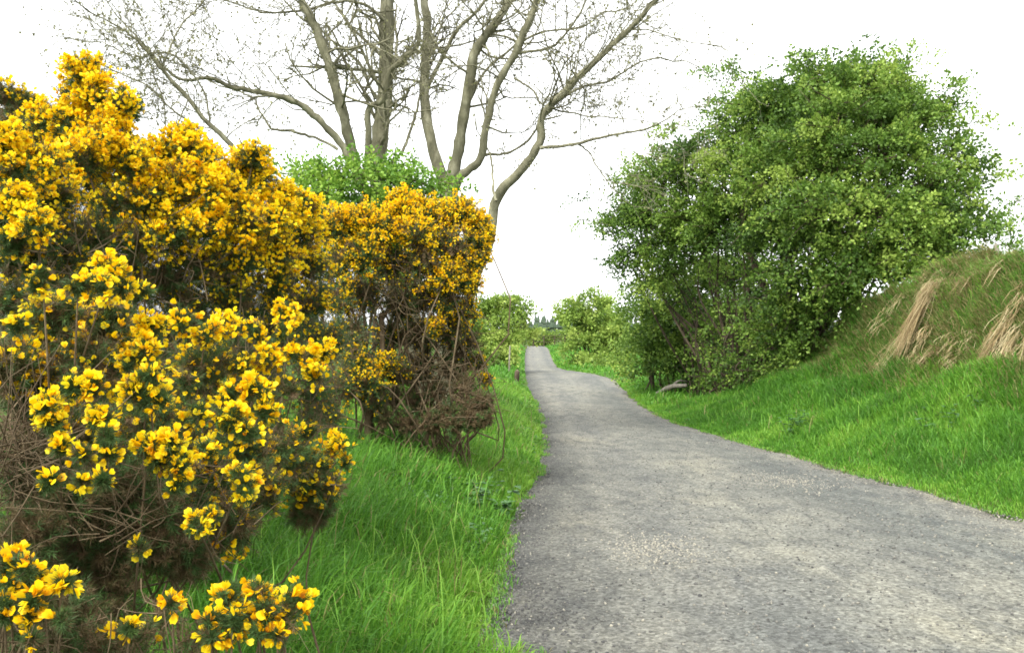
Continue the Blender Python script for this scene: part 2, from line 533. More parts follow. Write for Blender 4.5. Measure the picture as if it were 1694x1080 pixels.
# --- right verge and bank
nt_ = 38000
ty = 6.0 + 30 * U(0, 1, nt_) ** 1.15
td = U(0, 1, nt_) ** 0.95 * np.interp(ty, [6, 12, 18, 24, 36], [5.5, 7.0, 7.0, 6, 5])
tx = xr(ty) + 0.02 + td
per = 13
x = np.repeat(tx, per) + N(0, 0.075, nt_ * per)
Y = np.repeat(ty, per) + N(0, 0.075, nt_ * per)
ok = (x - xr(Y) > -0.03 - 0.2 * np.maximum(0, n1(Y * 2.3, 17 + 0 * Y)))
fa_, fb_ = np.array([5.75, 28.5]), np.array([7.1, 21.8])          # grass left out under the hawthorn: dark bare ground stands in for contact shade
tq = np.clip(((x - fa_[0]) * (fb_ - fa_)[0] + (Y - fa_[1]) * (fb_ - fa_)[1]) / ((fb_ - fa_) ** 2).sum(), 0, 1)
ok &= np.hypot(x - fa_[0] - tq * (fb_ - fa_)[0], Y - fa_[1] - tq * (fb_ - fa_)[1]) > 0.75 + 0.3 * n1(x * 2, Y * 2)
th = np.repeat(U(0.7, 1.3, nt_), per); tt = np.repeat(N(0, 0.08, nt_), per); la = np.repeat(U(0, 6.28, nt_), per) + N(0, 0.7, nt_ * per)
z = zground(x, Y)
ok &= in_view(x, Y, z)
x, Y, z, th, tt, la = x[ok], Y[ok], z[ok], th[ok], tt[ok], la[ok]
dr = x - xr(Y)
h = np.interp(dr, [-0.05, 0.15, 0.8, 2, 4], [0.05, 0.09, 0.14, 0.22, 0.30]) * th * U(0.55, 1.2, len(x))
tone = 0.67 + 0.18 * n2(x * 0.8 + 50, Y * 0.8) + 0.16 * n1(x * 2.2, Y * 2.0 + 30) + tt + N(0, 0.08, len(x)) + np.interp(dr, [0, 0.6], [0.15, 0.0])
dryp = np.clip((dr - 2.2) / 1.2, 0, 1) * np.clip(1 - (Y - 19) / 5, 0, 1)
face = np.exp(-((dr - 3.5) / 0.55) ** 2) * np.clip(1 - (Y - 17.5) / 2, 0, 1)
pd = face * 0.35 + 0.25 * np.clip((dr - 3.9) / 0.6, 0, 1) * (Y < 19) + dryp * (0.30 + 0.6 * np.clip(n1(x * 0.8 + 11, Y * 0.8 + 3) + 0.15, 0, 1)) + 0.015
tone = np.where(U(0, 1, len(x)) < pd, U(0, 0.2, len(x)), tone)
h = h * (1 - 0.35 * face)
ln = np.clip(N(0.55, 0.25, len(x)) + 0.35 * dryp, 0.05, 1.3)
la = np.where(U(0, 1, len(x)) < 0.3 + 0.5 * dryp, math.pi + N(0, 0.6, len(x)), la)   # combed down the slope
blades(gr, x, Y, z, h, 0.0045 + 0.00048 * Y, ln, tone, lean_az=la)

# --- grass creeping over the rims of the lane in small mats
n = 16000
Y = 3.2 + 26 * U(0, 1, n) ** 1.5
sd_ = U(0, 1, n) < 0.5
e_ = np.abs(N(0, 0.055, n))
ok = np.where(sd_, n1(Y * 1.9, 61 + 0 * Y), n1(Y * 1.9, 83 + 0 * Y)) > -0.05
x = np.where(sd_, xl(Y) + e_, xr(Y) - e_)
x, Y = x[ok], Y[ok]
blades(gr, x, Y, zlane(x, Y) + 0.012, U(0.02, 0.07, len(x)), 0.003 + 0.0005 * Y, np.clip(N(0.7, 0.2, len(x)), 0.2, 1.2), np.where(U(0, 1, len(x)) < 0.15, 0.1, N(0.75, 0.12, len(x))))

# --- last year's stalks and long arching blades among the rest
n = 5000
Y = 3 + 26 * U(0, 1, n) ** 1.6
sd_ = U(0, 1, n) < 0.55
x = np.where(sd_, xl(Y) - 0.15 - 3.2 * U(0, 1, n), xr(Y) + 0.3 + 5 * U(0, 1, n))
ok = n1(x * 1.6 + 3, Y * 1.6) > -0.25
x, Y, sd_ = x[ok], Y[ok], sd_[ok]
blades(gr, x, Y, zground(x, Y), np.where(sd_, U(0.3, 0.58, len(x)), U(0.2, 0.42, len(x))), 0.003 + 0.0005 * Y, np.clip(N(0.6, 0.25, len(x)), 0.1, 1.1),
       np.where(U(0, 1, len(x)) < 0.22, U(0.02, 0.2, len(x)), U(0.75, 1.0, len(x))))

# --- far verges, either side of the lane
n = 26000
Y = 26 + 105 * U(0, 1, n) ** 1.5
d = U(0, 1, n) * 7
side = U(0, 1, n) < 0.5
x = np.where(side, xl(Y) - d, xr(Y) + d)
z = zground(x, Y)
blades(gr, x, Y, z, U(0.12, 0.35, n) * np.interp(d, [0, 0.6], [0.4, 1]), 0.012 + 0.0011 * Y, np.clip(N(0.5, 0.2, n), 0.05, 1), 0.66 + 0.15 * n2(x * 0.5, Y * 0.3) + N(0, 0.08, n))
o = gr.build("grass", M['grass']); o['kind'] = 'stuff'
o['label'] = 'lush green grass on the verges and the bank of the lane'

# --- dry grass hanging over the bank
dg = MB()


def hanging(Yc, locks, wd, drop, back=0.0, per=15):
    """last year's grass: locks rooted along the lip of the bank, falling over its steep face"""
    for _ in range(locks):
        yl = Yc + N(0, wd)
        Ll = drop * U(0.25, 1.15)
        fl, ol, tl = N(0, 0.22), abs(N(0, 0.12)), N(0.5, 0.2)
        for _k in range(int(per * U(0.4, 1.5))):
            y0 = yl + N(0, 0.035)
            x0 = float(xr(y0)) + 3.70 + 0.14 * n2(y0 * 2, 5.0) + ol + N(0, 0.03) + back
            L = Ll * U(0.55, 1.1)
            sx = np.linspace(0, 1, 7)
            fan = fl + N(0, 0.13)
            xx = x0 - (0.14 + 0.5 * L) * sx + N(0, 0.016, 7).cumsum()
            yy = y0 - 0.25 * sx * L + fan * sx ** 1.5 * L + N(0, 0.018, 7).cumsum()
            z0 = float(zground(x0, y0)) + U(0.02, 0.16)
            zz = z0 + 0.05 * np.sin(sx * 2.2) - L * sx ** 1.35 + N(0, 0.008, 7)
            zz = np.maximum(zz, zground(xx, yy) + 0.04 + 0.09 * U())
            p = np.stack([xx, yy, zz], -1)
            sd = np.array([0.7, -0.7, 0.15]) * U(0.003, 0.006)
            wv = np.array([1, 1, 1, 1, 0.85, 0.6, 0.2])[:, None]
            dg.add(np.concatenate([p - sd * wv, p + sd * wv]), [(k, k + 1, k + 8, k + 7) for k in range(6)], None, np.clip(tl + N(0, 0.26), 0, 1))


for a in ((16.45, 6, 0.05, 1.0), (16.4, 7, 0.06, 1.0, -0.35), (16.5, 4, 0.15, 0.7, -0.5), (15.9, 10, 0.35, 0.3, -0.55), (15.2, 12, 0.4, 0.3, -0.6), (15.8, 5, 0.5, 0.3), (13.9, 7, 0.06, 0.9, -0.45), (13.6, 8, 0.08, 1.0, -0.5),
          (13.9, 4, 0.25, 0.4), (13.0, 7, 0.35, 0.5, -0.4), (18.0, 4, 0.4, 0.35, -0.3), (17.4, 4, 0.3, 0.4, -0.7), (16.4, 12, 0.9, 0.28, 0.4), (14.8, 12, 0.8, 0.28, 0.5)):
    hanging(*a)
o = dg.build("dry_grass", M['straw']); o['kind'] = 'stuff'
o['label'] = 'straw coloured dead grass hanging in tresses down the right bank'

# clover, nettle and dock leaves growing through the grass, in patches
gc = MB()
n = 60000
Y = 3 + 24 * U(0, 1, n) ** 1.5
sd_ = U(0, 1, n) < 0.5
x = np.where(sd_, xl(Y) - 0.08 - 3.2 * U(0, 1, n), xr(Y) + 0.1 + 4 * U(0, 1, n))
ok = n3(x * 1.1 + 20, Y * 0.9) > 0.42
x, Y, sd_ = x[ok], Y[ok], sd_[ok]
n = len(x)
z = zground(x, Y) + np.where(sd_, U(0.03, 0.24, n), U(0.02, 0.13, n))
LCV = np.array([(0, 0, 0), (-.38, .12, .45), (.38, .12, .45), (0, -.05, 1.0), (0, .0, .45)], float)
gc.scatter(LCV, [], [(0, 4, 1), (0, 2, 4), (1, 4, 3), (4, 2, 3)], np.stack([x, Y, z], -1), frames(nrm(rand_dirs(n) * np.array([1, 1, .4]) + np.array([0, 0, .15])), N(0, .4, n)), U(0.02, 0.055, n), U(0, 1, n))
o = gc.build("undergrowth", M['weed']); o['kind'] = 'stuff'
o['label'] = 'small broad leaved weeds growing in patches through the verge grass'

# ---------------------------------------------------------------- gorse
# pea flower, facing +Z, about one unit long: upright standard, two wings, keel
FV = np.array([(0, 0, 0), (-.28, .10, .30), (.28, .10, .30), (-.46, .30, .66), (.46, .30, .66), (-.24, .44, .96), (.24, .44, .96),
               (0, .22, .50), (0, .50, .86),
               (0, -.02, .05), (-.20, -.22, .46), (-.13, .03, .52), (-.10, -.20, .86),
               (.20, -.22, .46), (.13, .03, .52), (.10, -.20, .86),
               (0, -.32, .42), (-.07, -.16, .40), (.07, -.16, .40), (0, -.26, .82)], float)
FQ = [(0, 7, 3, 1), (0, 2, 4, 7), (7, 8, 5, 3), (7, 4, 6, 8), (9, 11, 12, 10), (9, 13, 15, 14)]
FT = [(9, 16, 17), (9, 18, 16), (16, 19, 17), (16, 18, 19)]
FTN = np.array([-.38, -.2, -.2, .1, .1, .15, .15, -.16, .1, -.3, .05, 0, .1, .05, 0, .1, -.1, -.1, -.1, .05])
# the same, coarser, for bushes farther away
GV = np.array([(0, 0, 0), (-.5, .25, .6), (0, .45, 1.0), (.5, .25, .6), (-.3, -.3, .75), (.3, -.3, .75)], float)
GQ = [(0, 3, 2, 1)]
GT = [(0, 4, 5)]
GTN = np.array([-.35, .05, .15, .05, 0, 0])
NV = np.array([(-.5, 0, 0), (.5, 0, 0), (0, 0, 1)], float)
NT = [(0, 1, 2)]


class Gorse:
    def __init__(self):
        self.nd, self.fl, self.st = MB(), MB(), MB()

    def blob(self, px, py, Y, r_px, fd, sprigs, needles, fsize, brown=0.15, up=0.45, near=True, nlen=0.02, wid=0.0016, fbias=0.0, deep=1.0, tipw=0.30):
        c = P(px, py, Y)
        r = r_px / F * Y
        n = sprigs
        D = rand_dirs(n) + np.array([0, 0, up])
        D = nrm(D)
        base = c + rand_dirs(n) * (r * 0.45 * U(0, 1, (n, 1)) ** 0.5) * np.array([1, deep, 1]) - np.array([0, 0, r * 0.2])
        L = r * U(0.45, 1.05, n)
        # spines
        m = needles
        t = U(0, 1, (n, m))
        pos = base[:, None] + D[:, None] * (L[:, None] * t)[..., None]
        side = rand_dirs(n * m).reshape(n, m, 3)
        dd = nrm(D[:, None] * 0.75 + side)
        pos = pos + side * 0.003
        br = U(0, 1, n) < brown
        tone = np.where(br, N(0.10, 0.1, n), N(0.62, 0.14, n))[:, None] + N(0, 0.08, (n, m)) + 0.18 * (t - 0.5)
        ln = nlen * U(0.6, 1.25, n * m)
        sc = np.stack([np.full(n * m, wid), np.full(n * m, wid), ln], -1)
        self.nd.scatter(NV, [], NT, pos.reshape(-1, 3), frames(dd.reshape(-1, 3)), sc, np.clip(tone.ravel(), 0, 1))
        # flowers: clothing the outer part of the sprigs
        if fd > 0:
            per = np.maximum(1, fd * L / fsize * 1.5)
            cnt = rng.poisson(per * np.where(br, 0.1, 1.0) * (0.12 + 2.2 * U(0, 1, n) ** 1.6))
            idx = np.repeat(np.arange(n), cnt)
            k = len(idx)
            if k:
                tt = 1.10 - np.abs(N(0, tipw, k))
                sd = rand_dirs(k)
                sd = nrm(sd - D[idx] * np.sum(sd * D[idx], 1, keepdims=True))
                pos = base[idx] + D[idx] * (L[idx] * tt)[:, None] + sd * (fsize * U(0.15, 0.75, (k, 1)))
                fdv = nrm(sd * 0.9 + D[idx] * U(0.1, 0.9, (k, 1)) + np.array([0, -0.1, 0.15]))
                tone = N(0.70 + fbias, 0.17, k) + (U(0, 1, n)[idx] - 0.5) * 0.3
                s = fsize * (0.42 + 0.75 * U(0, 1, k) ** 0.6)
                if near:
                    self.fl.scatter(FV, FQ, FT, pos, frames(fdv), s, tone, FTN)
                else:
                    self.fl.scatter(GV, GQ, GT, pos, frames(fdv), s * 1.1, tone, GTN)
        return c, r, base, D, L

    def stems(self, ends, foot, r0, r1, tone=0.5, wob=0.05, spread=0.25):
        for e in ends:
            f = foot + np.array([N(0, spread), N(0, spread * 0.6), 0])
            f[2] = float(zground(f[0], f[1])) - 0.05
            mid1 = f * 0.65 + e * 0.35 + N(0, wob, 3) + np.array([0, 0, 0.05])
            mid2 = f * 0.3 + e * 0.7 + N(0, wob, 3)
            p = spline([f, mid1, mid2, e], 9)
            self.st.tube(p, np.linspace(r0 * U(0.6, 1.1), r1, 9), 5, tone, 0.08)

    def twiggle(self, px, py, Y, spread_px, n, ln, r=0.002):
        """tangle of dead twigs inside the bush"""
        c = P(px, py, Y); s = spread_px / F * Y
        for _ in range(n):
            a = c + N(0, 1, 3) * s * np.array([0.6, 0.6, 0.6])
            d = nrm(N(0, 1, 3) + np.array([0, 0, 0.3])) * ln * U(0.5, 1.4)
            b = a + d * 0.5 + N(0, 0.12, 3) * ln
            self.st.tube(spline([a, b, a + d], 5), np.linspace(r * U(0.8, 1.6), r * 0.5, 5), 3)

    def build(self, label, foot):
        t = thing("gorse_bush", label, "gorse", (foot[0], foot[1], float(zground(foot[0], foot[1]))), "gorse bushes along the left verge")
        if self.st.n: self.st.build("stem", M['deadwood'], t, True)
        if self.nd.n: self.nd.build("foliage", M['needles'], t)
        if self.fl.n: self.fl.build("blossoms", M['flower'], t)
        return t


# --- A: the tall bush that fills the upper left
G = Gorse()
A_blobs = [  # px, py, Y, r, flowers, brown
    (140, 118, 3.9, 34, 1.0, .1), (160, 160, 3.9, 36, 1.0, .1), (205, 168, 3.8, 22, .9, .1), (120, 200, 3.9, 46, 1.0, .1), (80, 205, 4.0, 34, .8, .2),
    (15, 160, 4.3, 34, .5, .5), (45, 175, 4.3, 25, .4, .6), (25, 215, 4.2, 40, .2, .6), (180, 225, 3.8, 50, 1.0, .1), (215, 265, 3.8, 42, .9, .1), (140, 265, 3.7, 50, .9, .1),
    (10, 235, 3.3, 30, .9, .1), (30, 285, 3.3, 42, .9, .1), (70, 265, 3.4, 36, .7, .2), (15, 330, 3.2, 34, .9, .1), (60, 370, 3.1, 32, .9, .1), (95, 325, 3.5, 40, .5, .3), (20, 400, 3.2, 30, .5, .3),
    (310, 228, 4.1, 26, .9, .1), (280, 250, 4.1, 38, 1.0, .1), (330, 260, 4.1, 34, .9, .1), (300, 300, 4.0, 52, 1.0, .1), (250, 330, 3.9, 50, .8, .2), (200, 330, 3.8, 52, .6, .3), (345, 310, 4.0, 40, 1.0, .1),
    (420, 258, 4.2, 30, 1.0, .05), (400, 275, 4.3, 24, 1.0, .1), (430, 290, 4.3, 24, .9, .1), (390, 315, 4.2, 38, 1.0, .1), (470, 325, 4.4, 30, 1.0, .1), (455, 355, 4.3, 40, 1.0, .1), (505, 335, 4.6, 24, .9, .1), (410, 365, 4.1, 46, .9, .15),
    (350, 375, 4.0, 50, .8, .2), (290, 385, 3.9, 50, .6, .3), (230, 400, 3.8, 48, .4, .4), (160, 390, 3.7, 50, .35, .4), (110, 400, 3.6, 45, .3, .4), (500, 385, 4.7, 38, .8, .2), (460, 415, 4.4, 44, .8, .2), (400, 430, 4.2, 46, .6, .3),
    (340, 440, 4.1, 48, .35, .5), (270, 455, 4.0, 50, .15, .6), (520, 440, 4.9, 40, .5, .3), (460, 470, 4.5, 44, .5, .4), (390, 490, 4.3, 46, .35, .5), (310, 510, 4.1, 50, .1, .7), (520, 500, 5.0, 40, .4, .4), (470, 540, 4.7, 45, .3, .5), (545, 560, 5.2, 40, .3, .5),
    (200, 480, 3.8, 60, .1, .6), (90, 470, 3.6, 60, .1, .5), (20, 490, 3.4, 50, .1, .5),
    (60, 580, 3.5, 80, 0.03, .8), (180, 590, 3.7, 80, 0.03, .8), (300, 610, 4.0, 80, 0.05, .7), (420, 630, 4.4, 80, 0.08, .7), (520, 640, 5.0, 60, .1, .6), (60, 700, 3.4, 80, 0, .9), (180, 720, 3.6, 80, 0, .9), (320, 720, 4.0, 80, 0, .8), (440, 720, 4.5, 60, 0.02, .8),
    (40, 430, 5.0, 90, .02, .5), (140, 440, 5.0, 90, .02, .5), (240, 450, 5.1, 90, .02, .5), (340, 460, 5.2, 90, .02, .5), (440, 480, 5.6, 90, .02, .5), (120, 540, 5.0, 100, 0, .6), (260, 550, 5.1, 100, 0, .6), (400, 560, 5.4, 100, 0, .6), (510, 540, 6.2, 80, 0, .6), (60, 350, 4.6, 70, .1, .4), (160, 340, 4.7, 70, .1, .4), (60, 820, 3.2, 80, 0, .9), (200, 830, 3.5, 70, 0, .9), (330, 830, 3.9, 60, 0, .8)]
foot = np.array([-1.6, 4.3, 0])
ends = []
for (px, py, Y, r_, fd, br) in A_blobs:
    c, rr, base, D, L = G.blob(px, py, Y, r_ * 1.05, fd * 1.65 * (0.2 + 0.8 * fd) * U(0.7, 1.1), int(60 + r_ * 0.9), 60 if fd > .5 else 90, 0.0175, brown=br * 0.75, up=0.6 if fd > .3 else 0.2, near=True, nlen=0.022, wid=0.0023, fbias=0.07, deep=1.6, tipw=0.2)
    ends.append(c)
    G.blob(px + N(0, 14), py + U(5, 40), Y + U(0.3, 0.6), r_ * 1.1 + 10, fd * 0.35, 70, 80, 0.0175, brown=br * 0.8, up=0.2, near=False, nlen=0.026, wid=0.0032, deep=1.6)
    for k in range(4):
        j = int(U(0, len(base)))
        G.st.tube([base[j], base[j] + D[j] * L[j]], [0.0022, 0.001], 3)
G.stems(ends[::5], foot, 0.009, 0.004, spread=0.3)
for a in ((60, 640, 3.2, 70, 110, .22), (200, 620, 3.5, 80, 110, .22), (350, 640, 3.9, 80, 90, .25), (30, 760, 2.9, 50, 90, .3), (480, 620, 4.6, 60, 70, .25), (280, 450, 3.9, 60, 50, .2), (110, 420, 3.5, 50, 40, .2)):
    G.twiggle(*a, r=0.0022)
G.build("tall gorse bush heaped with yellow blossom, reaching up against the white sky at the left", foot)

# --- C: the near branches in front of it
G = Gorse()
C_blobs = [
    (185, 445, 2.3, 30, 1.2, .0), (165, 470, 2.2, 32, 1.2, .0), (200, 470, 2.3, 26, .8, .1), (130, 470, 2.2, 24, .7, .1), (60, 470, 2.2, 18, .7, .2), (235, 480, 2.4, 16, .6, .2), (70, 455, 2.2, 16, .5, .2), (30, 540, 2.1, 22, .5, .3),
    (255, 540, 2.4, 28, 1.1, .05), (240, 580, 2.3, 30, 1.2, .05), (215, 600, 2.3, 24, .8, .1), (300, 530, 2.6, 30, .8, .1), (340, 550, 2.7, 30, .9, .1), (380, 535, 2.8, 30, 1.0, .1), (420, 545, 2.9, 26, .8, .1), (480, 515, 3.1, 26, 1.2, .05), (470, 545, 3.0, 30, .9, .1),
    (440, 590, 2.9, 36, 1.1, .1), (500, 590, 3.0, 36, 1.1, .1), (520, 620, 3.0, 26, .9, .1), (535, 580, 3.1, 20, 1.1, .1), (480, 640, 2.9, 30, .7, .2), (400, 600, 2.8, 26, .6, .2),
    (75, 670, 1.9, 26, 1.1, .1), (85, 700, 1.9, 22, 1.0, .1), (120, 640, 2.0, 24, .9, .1), (155, 640, 2.0, 22, 1.0, .1), (165, 690, 1.95, 26, 1.0, .1), (180, 720, 1.9, 20, .8, .1), (220, 640, 2.1, 28, 1.1, .1), (245, 620, 2.1, 22, .8, .1), (265, 660, 2.1, 24, .7, .1),
    (310, 630, 2.3, 26, .6, .2), (330, 680, 2.3, 26, .7, .1), (425, 645, 2.4, 30, 1.2, .0), (440, 680, 2.4, 24, 1.0, .1), (380, 650, 2.4, 24, .7, .1), (375, 685, 2.3, 26, 1.1, .1), (410, 715, 2.3, 24, .7, .2),
    (245, 735, 2.0, 26, 1.0, .1), (285, 735, 2.0, 30, 1.1, .05), (300, 770, 2.0, 26, .9, .1), (260, 765, 2.0, 22, .8, .1), (340, 745, 2.1, 26, .8, .1), (290, 800, 2.0, 20, .6, .2), (100, 738, 1.9, 16, .7, .2), (135, 752, 1.85, 15, .7, .2), (180, 750, 1.9, 14, .6, .2),
    (85, 795, 1.75, 17, .8, .2), (135, 795, 1.8, 12, .6, .2), (170, 795, 1.8, 13, .6, .2), (400, 790, 2.1, 26, .9, .1), (405, 815, 2.1, 20, .8, .2), (350, 850, 2.0, 18, .5, .3), (325, 868, 1.95, 22, .9, .1), (385, 700, 2.3, 24, .6, .2),
    (560, 735, 3.0, 26, 1.0, .1), (570, 765, 3.0, 18, .9, .1), (510, 715, 3.0, 18, .4, .3), (230, 905, 1.9, 10, .4, .2), (240, 660, 2.1, 26, .5, .3)]
D_blobs = [(510, 770, 3.0, 42, .04, .5), (530, 800, 3.0, 36, .02, .5), (525, 840, 3.0, 26, 0, .8), (470, 750, 2.9, 50, .05, .4), (400, 740, 2.7, 60, .05, .4), (340, 790, 2.5, 60, .04, .5), (250, 700, 2.3, 60, .05, .4), (150, 590, 2.4, 60, .03, .6), (340, 600, 2.8, 60, .05, .5),
            (200, 800, 2.2, 60, .0, .7), (120, 830, 2.1, 60, .0, .8), (270, 850, 2.2, 55, .0, .8), (60, 880, 2.0, 50, 0, .9), (380, 860, 2.4, 45, .02, .7), (180, 530, 2.5, 45, .05, .5), (120, 700, 2.2, 45, .03, .5), (90, 520, 2.4, 45, .04, .4), (20, 600, 2.3, 45, .02, .7), (60, 770, 2.15, 60, 0, .7), (150, 900, 2.15, 60, 0, .75), (250, 900, 2.2, 50, 0, .7), (310, 910, 2.25, 40, 0, .8), (60, 640, 2.4, 50, 0, .7), (430, 800, 2.6, 45, .02, .5), (300, 830, 2.35, 50, .02, .6)]
foot = np.array([-1.25, 3.0, 0])
ends = []
for (px, py, Y, r_, fd, br) in C_blobs:
    c, rr, base, D, L = G.blob(px, py, Y, r_ * 0.86, fd ** 1.8 * 1.35, int(12 + r_ * 0.42), 75, 0.0175, brown=br * .7, up=0.35, near=True, nlen=0.018, wid=0.0016, fbias=0.05, tipw=0.2)
    ends.append(c)
    for k in range(5):
        j = int(U(0, len(base)))
        G.st.tube([base[j], base[j] + D[j] * L[j]], [0.0018, 0.0009], 4)
for (px, py, Y, r_, fd, br) in D_blobs:
    c, rr, base, D, L = G.blob(px, py, Y, r_ * 1.1, fd, 190, 90, 0.02, brown=br * .8, up=0.1, near=True, nlen=0.02, wid=0.0017)
    G.blob(px + N(-8, 12), py + N(5, 10), Y + .2, r_ * 1.05, fd, 110, 80, 0.02, brown=br * .9, up=0.1, near=True, nlen=0.02, wid=0.0018)
    ends.append(c)
G.stems(ends[::3], foot, 0.007, 0.002, spread=0.3, wob=0.05)
for a in ((40, 730, 2.1, 40, 60, .2), (200, 860, 2.1, 80, 35, .16), (120, 560, 2.5, 60, 25, .15), (340, 850, 2.3, 60, 40, .14), (510, 760, 3.0, 50, 30, .14), (20, 790, 2.0, 40, 70, .22)):
    G.twiggle(*a, r=0.0016)
G.build("nearest gorse branches with large separate yellow flowers, in front of the tall bush", foot)

# --- B: the farther bush with bare woody legs
G = Gorse()
B_blobs = [
    (530, 365, 9.4, 40, .9, .1), (560, 375, 9.3, 42, .9, .1), (600, 365, 9.4, 38, .9, .1), (635, 375, 9.4, 42, .8, .2), (665, 345, 9.6, 34, 1.0, .1), (660, 330, 9.6, 18, .9, .1), (700, 350, 9.7, 34, .8, .2), (690, 385, 9.4, 42, .6, .3), (735, 360, 9.9, 34, .6, .4), (765, 350, 9.9, 34, .9, .1), (790, 370, 10, 26, .9, .1), (785, 400, 9.9, 26, .7, .3), (800, 395, 10, 20, .9, .2), (795, 425, 9.9, 20, .6, .3), (640, 470, 10.4, 55, 0, .6), (700, 480, 10.4, 50, 0, .7), (750, 470, 10.4, 40, 0, .6), (590, 480, 10.2, 50, 0, .6),
    (745, 400, 9.6, 40, .35, .7), (700, 425, 9.5, 44, .2, .8), (770, 430, 9.8, 34, .5, .4), (740, 455, 9.5, 38, .7, .2), (775, 465, 9.7, 28, .6, .3), (600, 420, 9.3, 44, .5, .3), (555, 430, 9.2, 44, .5, .3), (650, 430, 9.7, 40, .2, .6),
    (560, 490, 9.3, 40, .3, .5), (600, 480, 9.7, 40, .08, .7), (660, 500, 10.0, 40, .05, .7), (700, 490, 9.8, 36, .12, .6), (740, 500, 9.7, 34, .25, .5), (765, 510, 9.8, 30, .3, .4), (720, 540, 9.6, 18, .7, .2), (690, 545, 9.9, 30, .1, .7), (750, 550, 9.8, 28, .1, .7), (650, 550, 10, 34, .08, .6),
    (580, 550, 9.3, 40, .15, .5), (590, 600, 9.2, 34, .3, .3), (640, 600, 9.3, 22, .6, .2), (610, 630, 9.2, 34, .35, .3), (570, 640, 9.1, 34, .15, .5), (660, 610, 9.6, 26, .2, .6), (620, 660, 9.3, 26, .05, .6), (700, 600, 10, 26, .03, .8), (760, 600, 10, 24, 0.02, .9), (790, 600, 10, 16, .4, .5), (802, 625, 9.9, 12, .5, .4),
    (540, 680, 8.8, 34, .05, .7), (770, 560, 10, 34, 0.02, .9), (740, 600, 9.9, 36, 0, .9), (770, 635, 9.7, 36, 0, .9), (720, 640, 9.9, 36, 0, .9), (680, 620, 10.1, 40, 0, .9), (640, 580, 10.2, 40, 0, .8), (650, 650, 10, 36, 0, .9), (700, 560, 10.3, 44, 0, .8), (785, 692, 9.2, 24, 0, .8), (750, 700, 9.2, 24, 0, .8), (710, 698, 9.4, 26, 0, .8), (670, 695, 9.4, 28, 0, .8), (635, 690, 9.3, 20, 0, .8), (805, 690, 9.1, 16, 0, .7), (780, 670, 9.4, 34, 0, .9), (740, 680, 9.4, 26, 0, .9), (690, 660, 9.8, 30, 0, .9), (800, 660, 9.4, 22, 0, .9)]
foot = np.array([-1.35, 9.8, 0])
ends = []
for (px, py, Y, r_, fd, br) in B_blobs:
    c, rr, base, D, L = G.blob(px, py, Y, r_, fd * 1.2, 190 if fd > 0.01 else 95, 85, 0.021, brown=br * .85, up=0.5 if fd > .3 else 0.1, near=False, nlen=0.032, wid=0.0042, fbias=-0.02, deep=1.7)
    ends.append(c)
for fx, fy, sel in ((-1.55, 9.4, ends[0::5]), (-1.2, 9.9, ends[1::4]), (-0.75, 10.0, ends[2::4]), (-0.5, 9.9, ends[3::4])):
    G.stems(sel, np.array([fx, fy, 0]), 0.014, 0.006, spread=0.12, wob=0.16)
ft = P(612, 700, 9.3)                                # the thick dark leg
for e in (P(590, 560, 9.5), P(630, 520, 9.7), P(610, 590, 9.4)):
    G.stems([e], np.array([ft[0], ft[1], 0]), 0.055, 0.03, spread=0.05, wob=0.06)
for k in range(16):                                  # bare upright and slanting stalks at the foot
    a = P(U(650, 770), U(670, 705), U(9.3, 10.1)); a[2] = float(zground(a[0], a[1]))
    e = a + np.array([N(0.06, 0.2), N(0, 0.15), U(0.35, 1.0)])
    G.st.tube(spline([a, (a + e) / 2 + N(0, 0.06, 3), e], 6), np.linspace(U(0.005, 0.010), 0.003, 6), 4)
for a in ((680, 480, 9.7, 60, 140, .4), (720, 600, 9.8, 60, 160, .35), (600, 500, 9.5, 50, 90, .35), (770, 670, 9.4, 40, 90, .25)):
    G.twiggle(*a, r=0.0032)
G.build("farther gorse bush on bare woody legs, its blossom thinning to brown beside the lane", foot)

# --- D: small sprig in the grass, bottom; E: bottom left corner
G = Gorse()
foot = np.array([-0.55, 1.75, 0]); ends = []
for (px, py, Y, r_, fd, br) in [(380, 985, 1.75, 20, .8, .1), (425, 975, 1.75, 22, .8, .1), (485, 985, 1.75, 24, 1.1, .05), (500, 1000, 1.75, 16, .9, .1), (470, 1015, 1.72, 24, 1.0, .1), (440, 1005, 1.72, 20, .6, .2), (350, 1025, 1.7, 22, .9, .1), (385, 1030, 1.7, 26, .9, .1),
                                 (350, 1050, 1.68, 14, .6, .2), (430, 1040, 1.7, 20, .7, .2), (458, 1050, 1.7, 12, .8, .1), (420, 1020, 1.74, 36, .1, .3), (380, 1010, 1.76, 34, .1, .3), (330, 1060, 1.8, 50, 0, .8), (220, 1050, 1.8, 60, .03, .8), (270, 1010, 1.9, 34, .05, .8), (215, 1040, 1.75, 8, .5, .2), (283, 998, 1.75, 7, .5, .2)]:
    c, rr, base, Dv, L = G.blob(px, py, Y, r_ * 1.15, fd * 0.95, int(8 + r_ * 0.3), 70, 0.0195, brown=br * .7, up=0.35, nlen=0.016, wid=0.0015, fbias=-0.10)
    ends.append(c)
    for k in range(4):
        j = int(U(0, len(base))); G.st.tube([base[j], base[j] + Dv[j] * L[j]], [0.0016, 0.0008], 4)
G.stems(ends, foot, 0.006, 0.002, spread=0.06, wob=0.03)
G.twiggle(220, 1060, 1.8, 70, 30, .12, r=0.0014)
G.build("low gorse sprig with a cluster of orange yellow flowers, standing alone in the verge grass", foot)

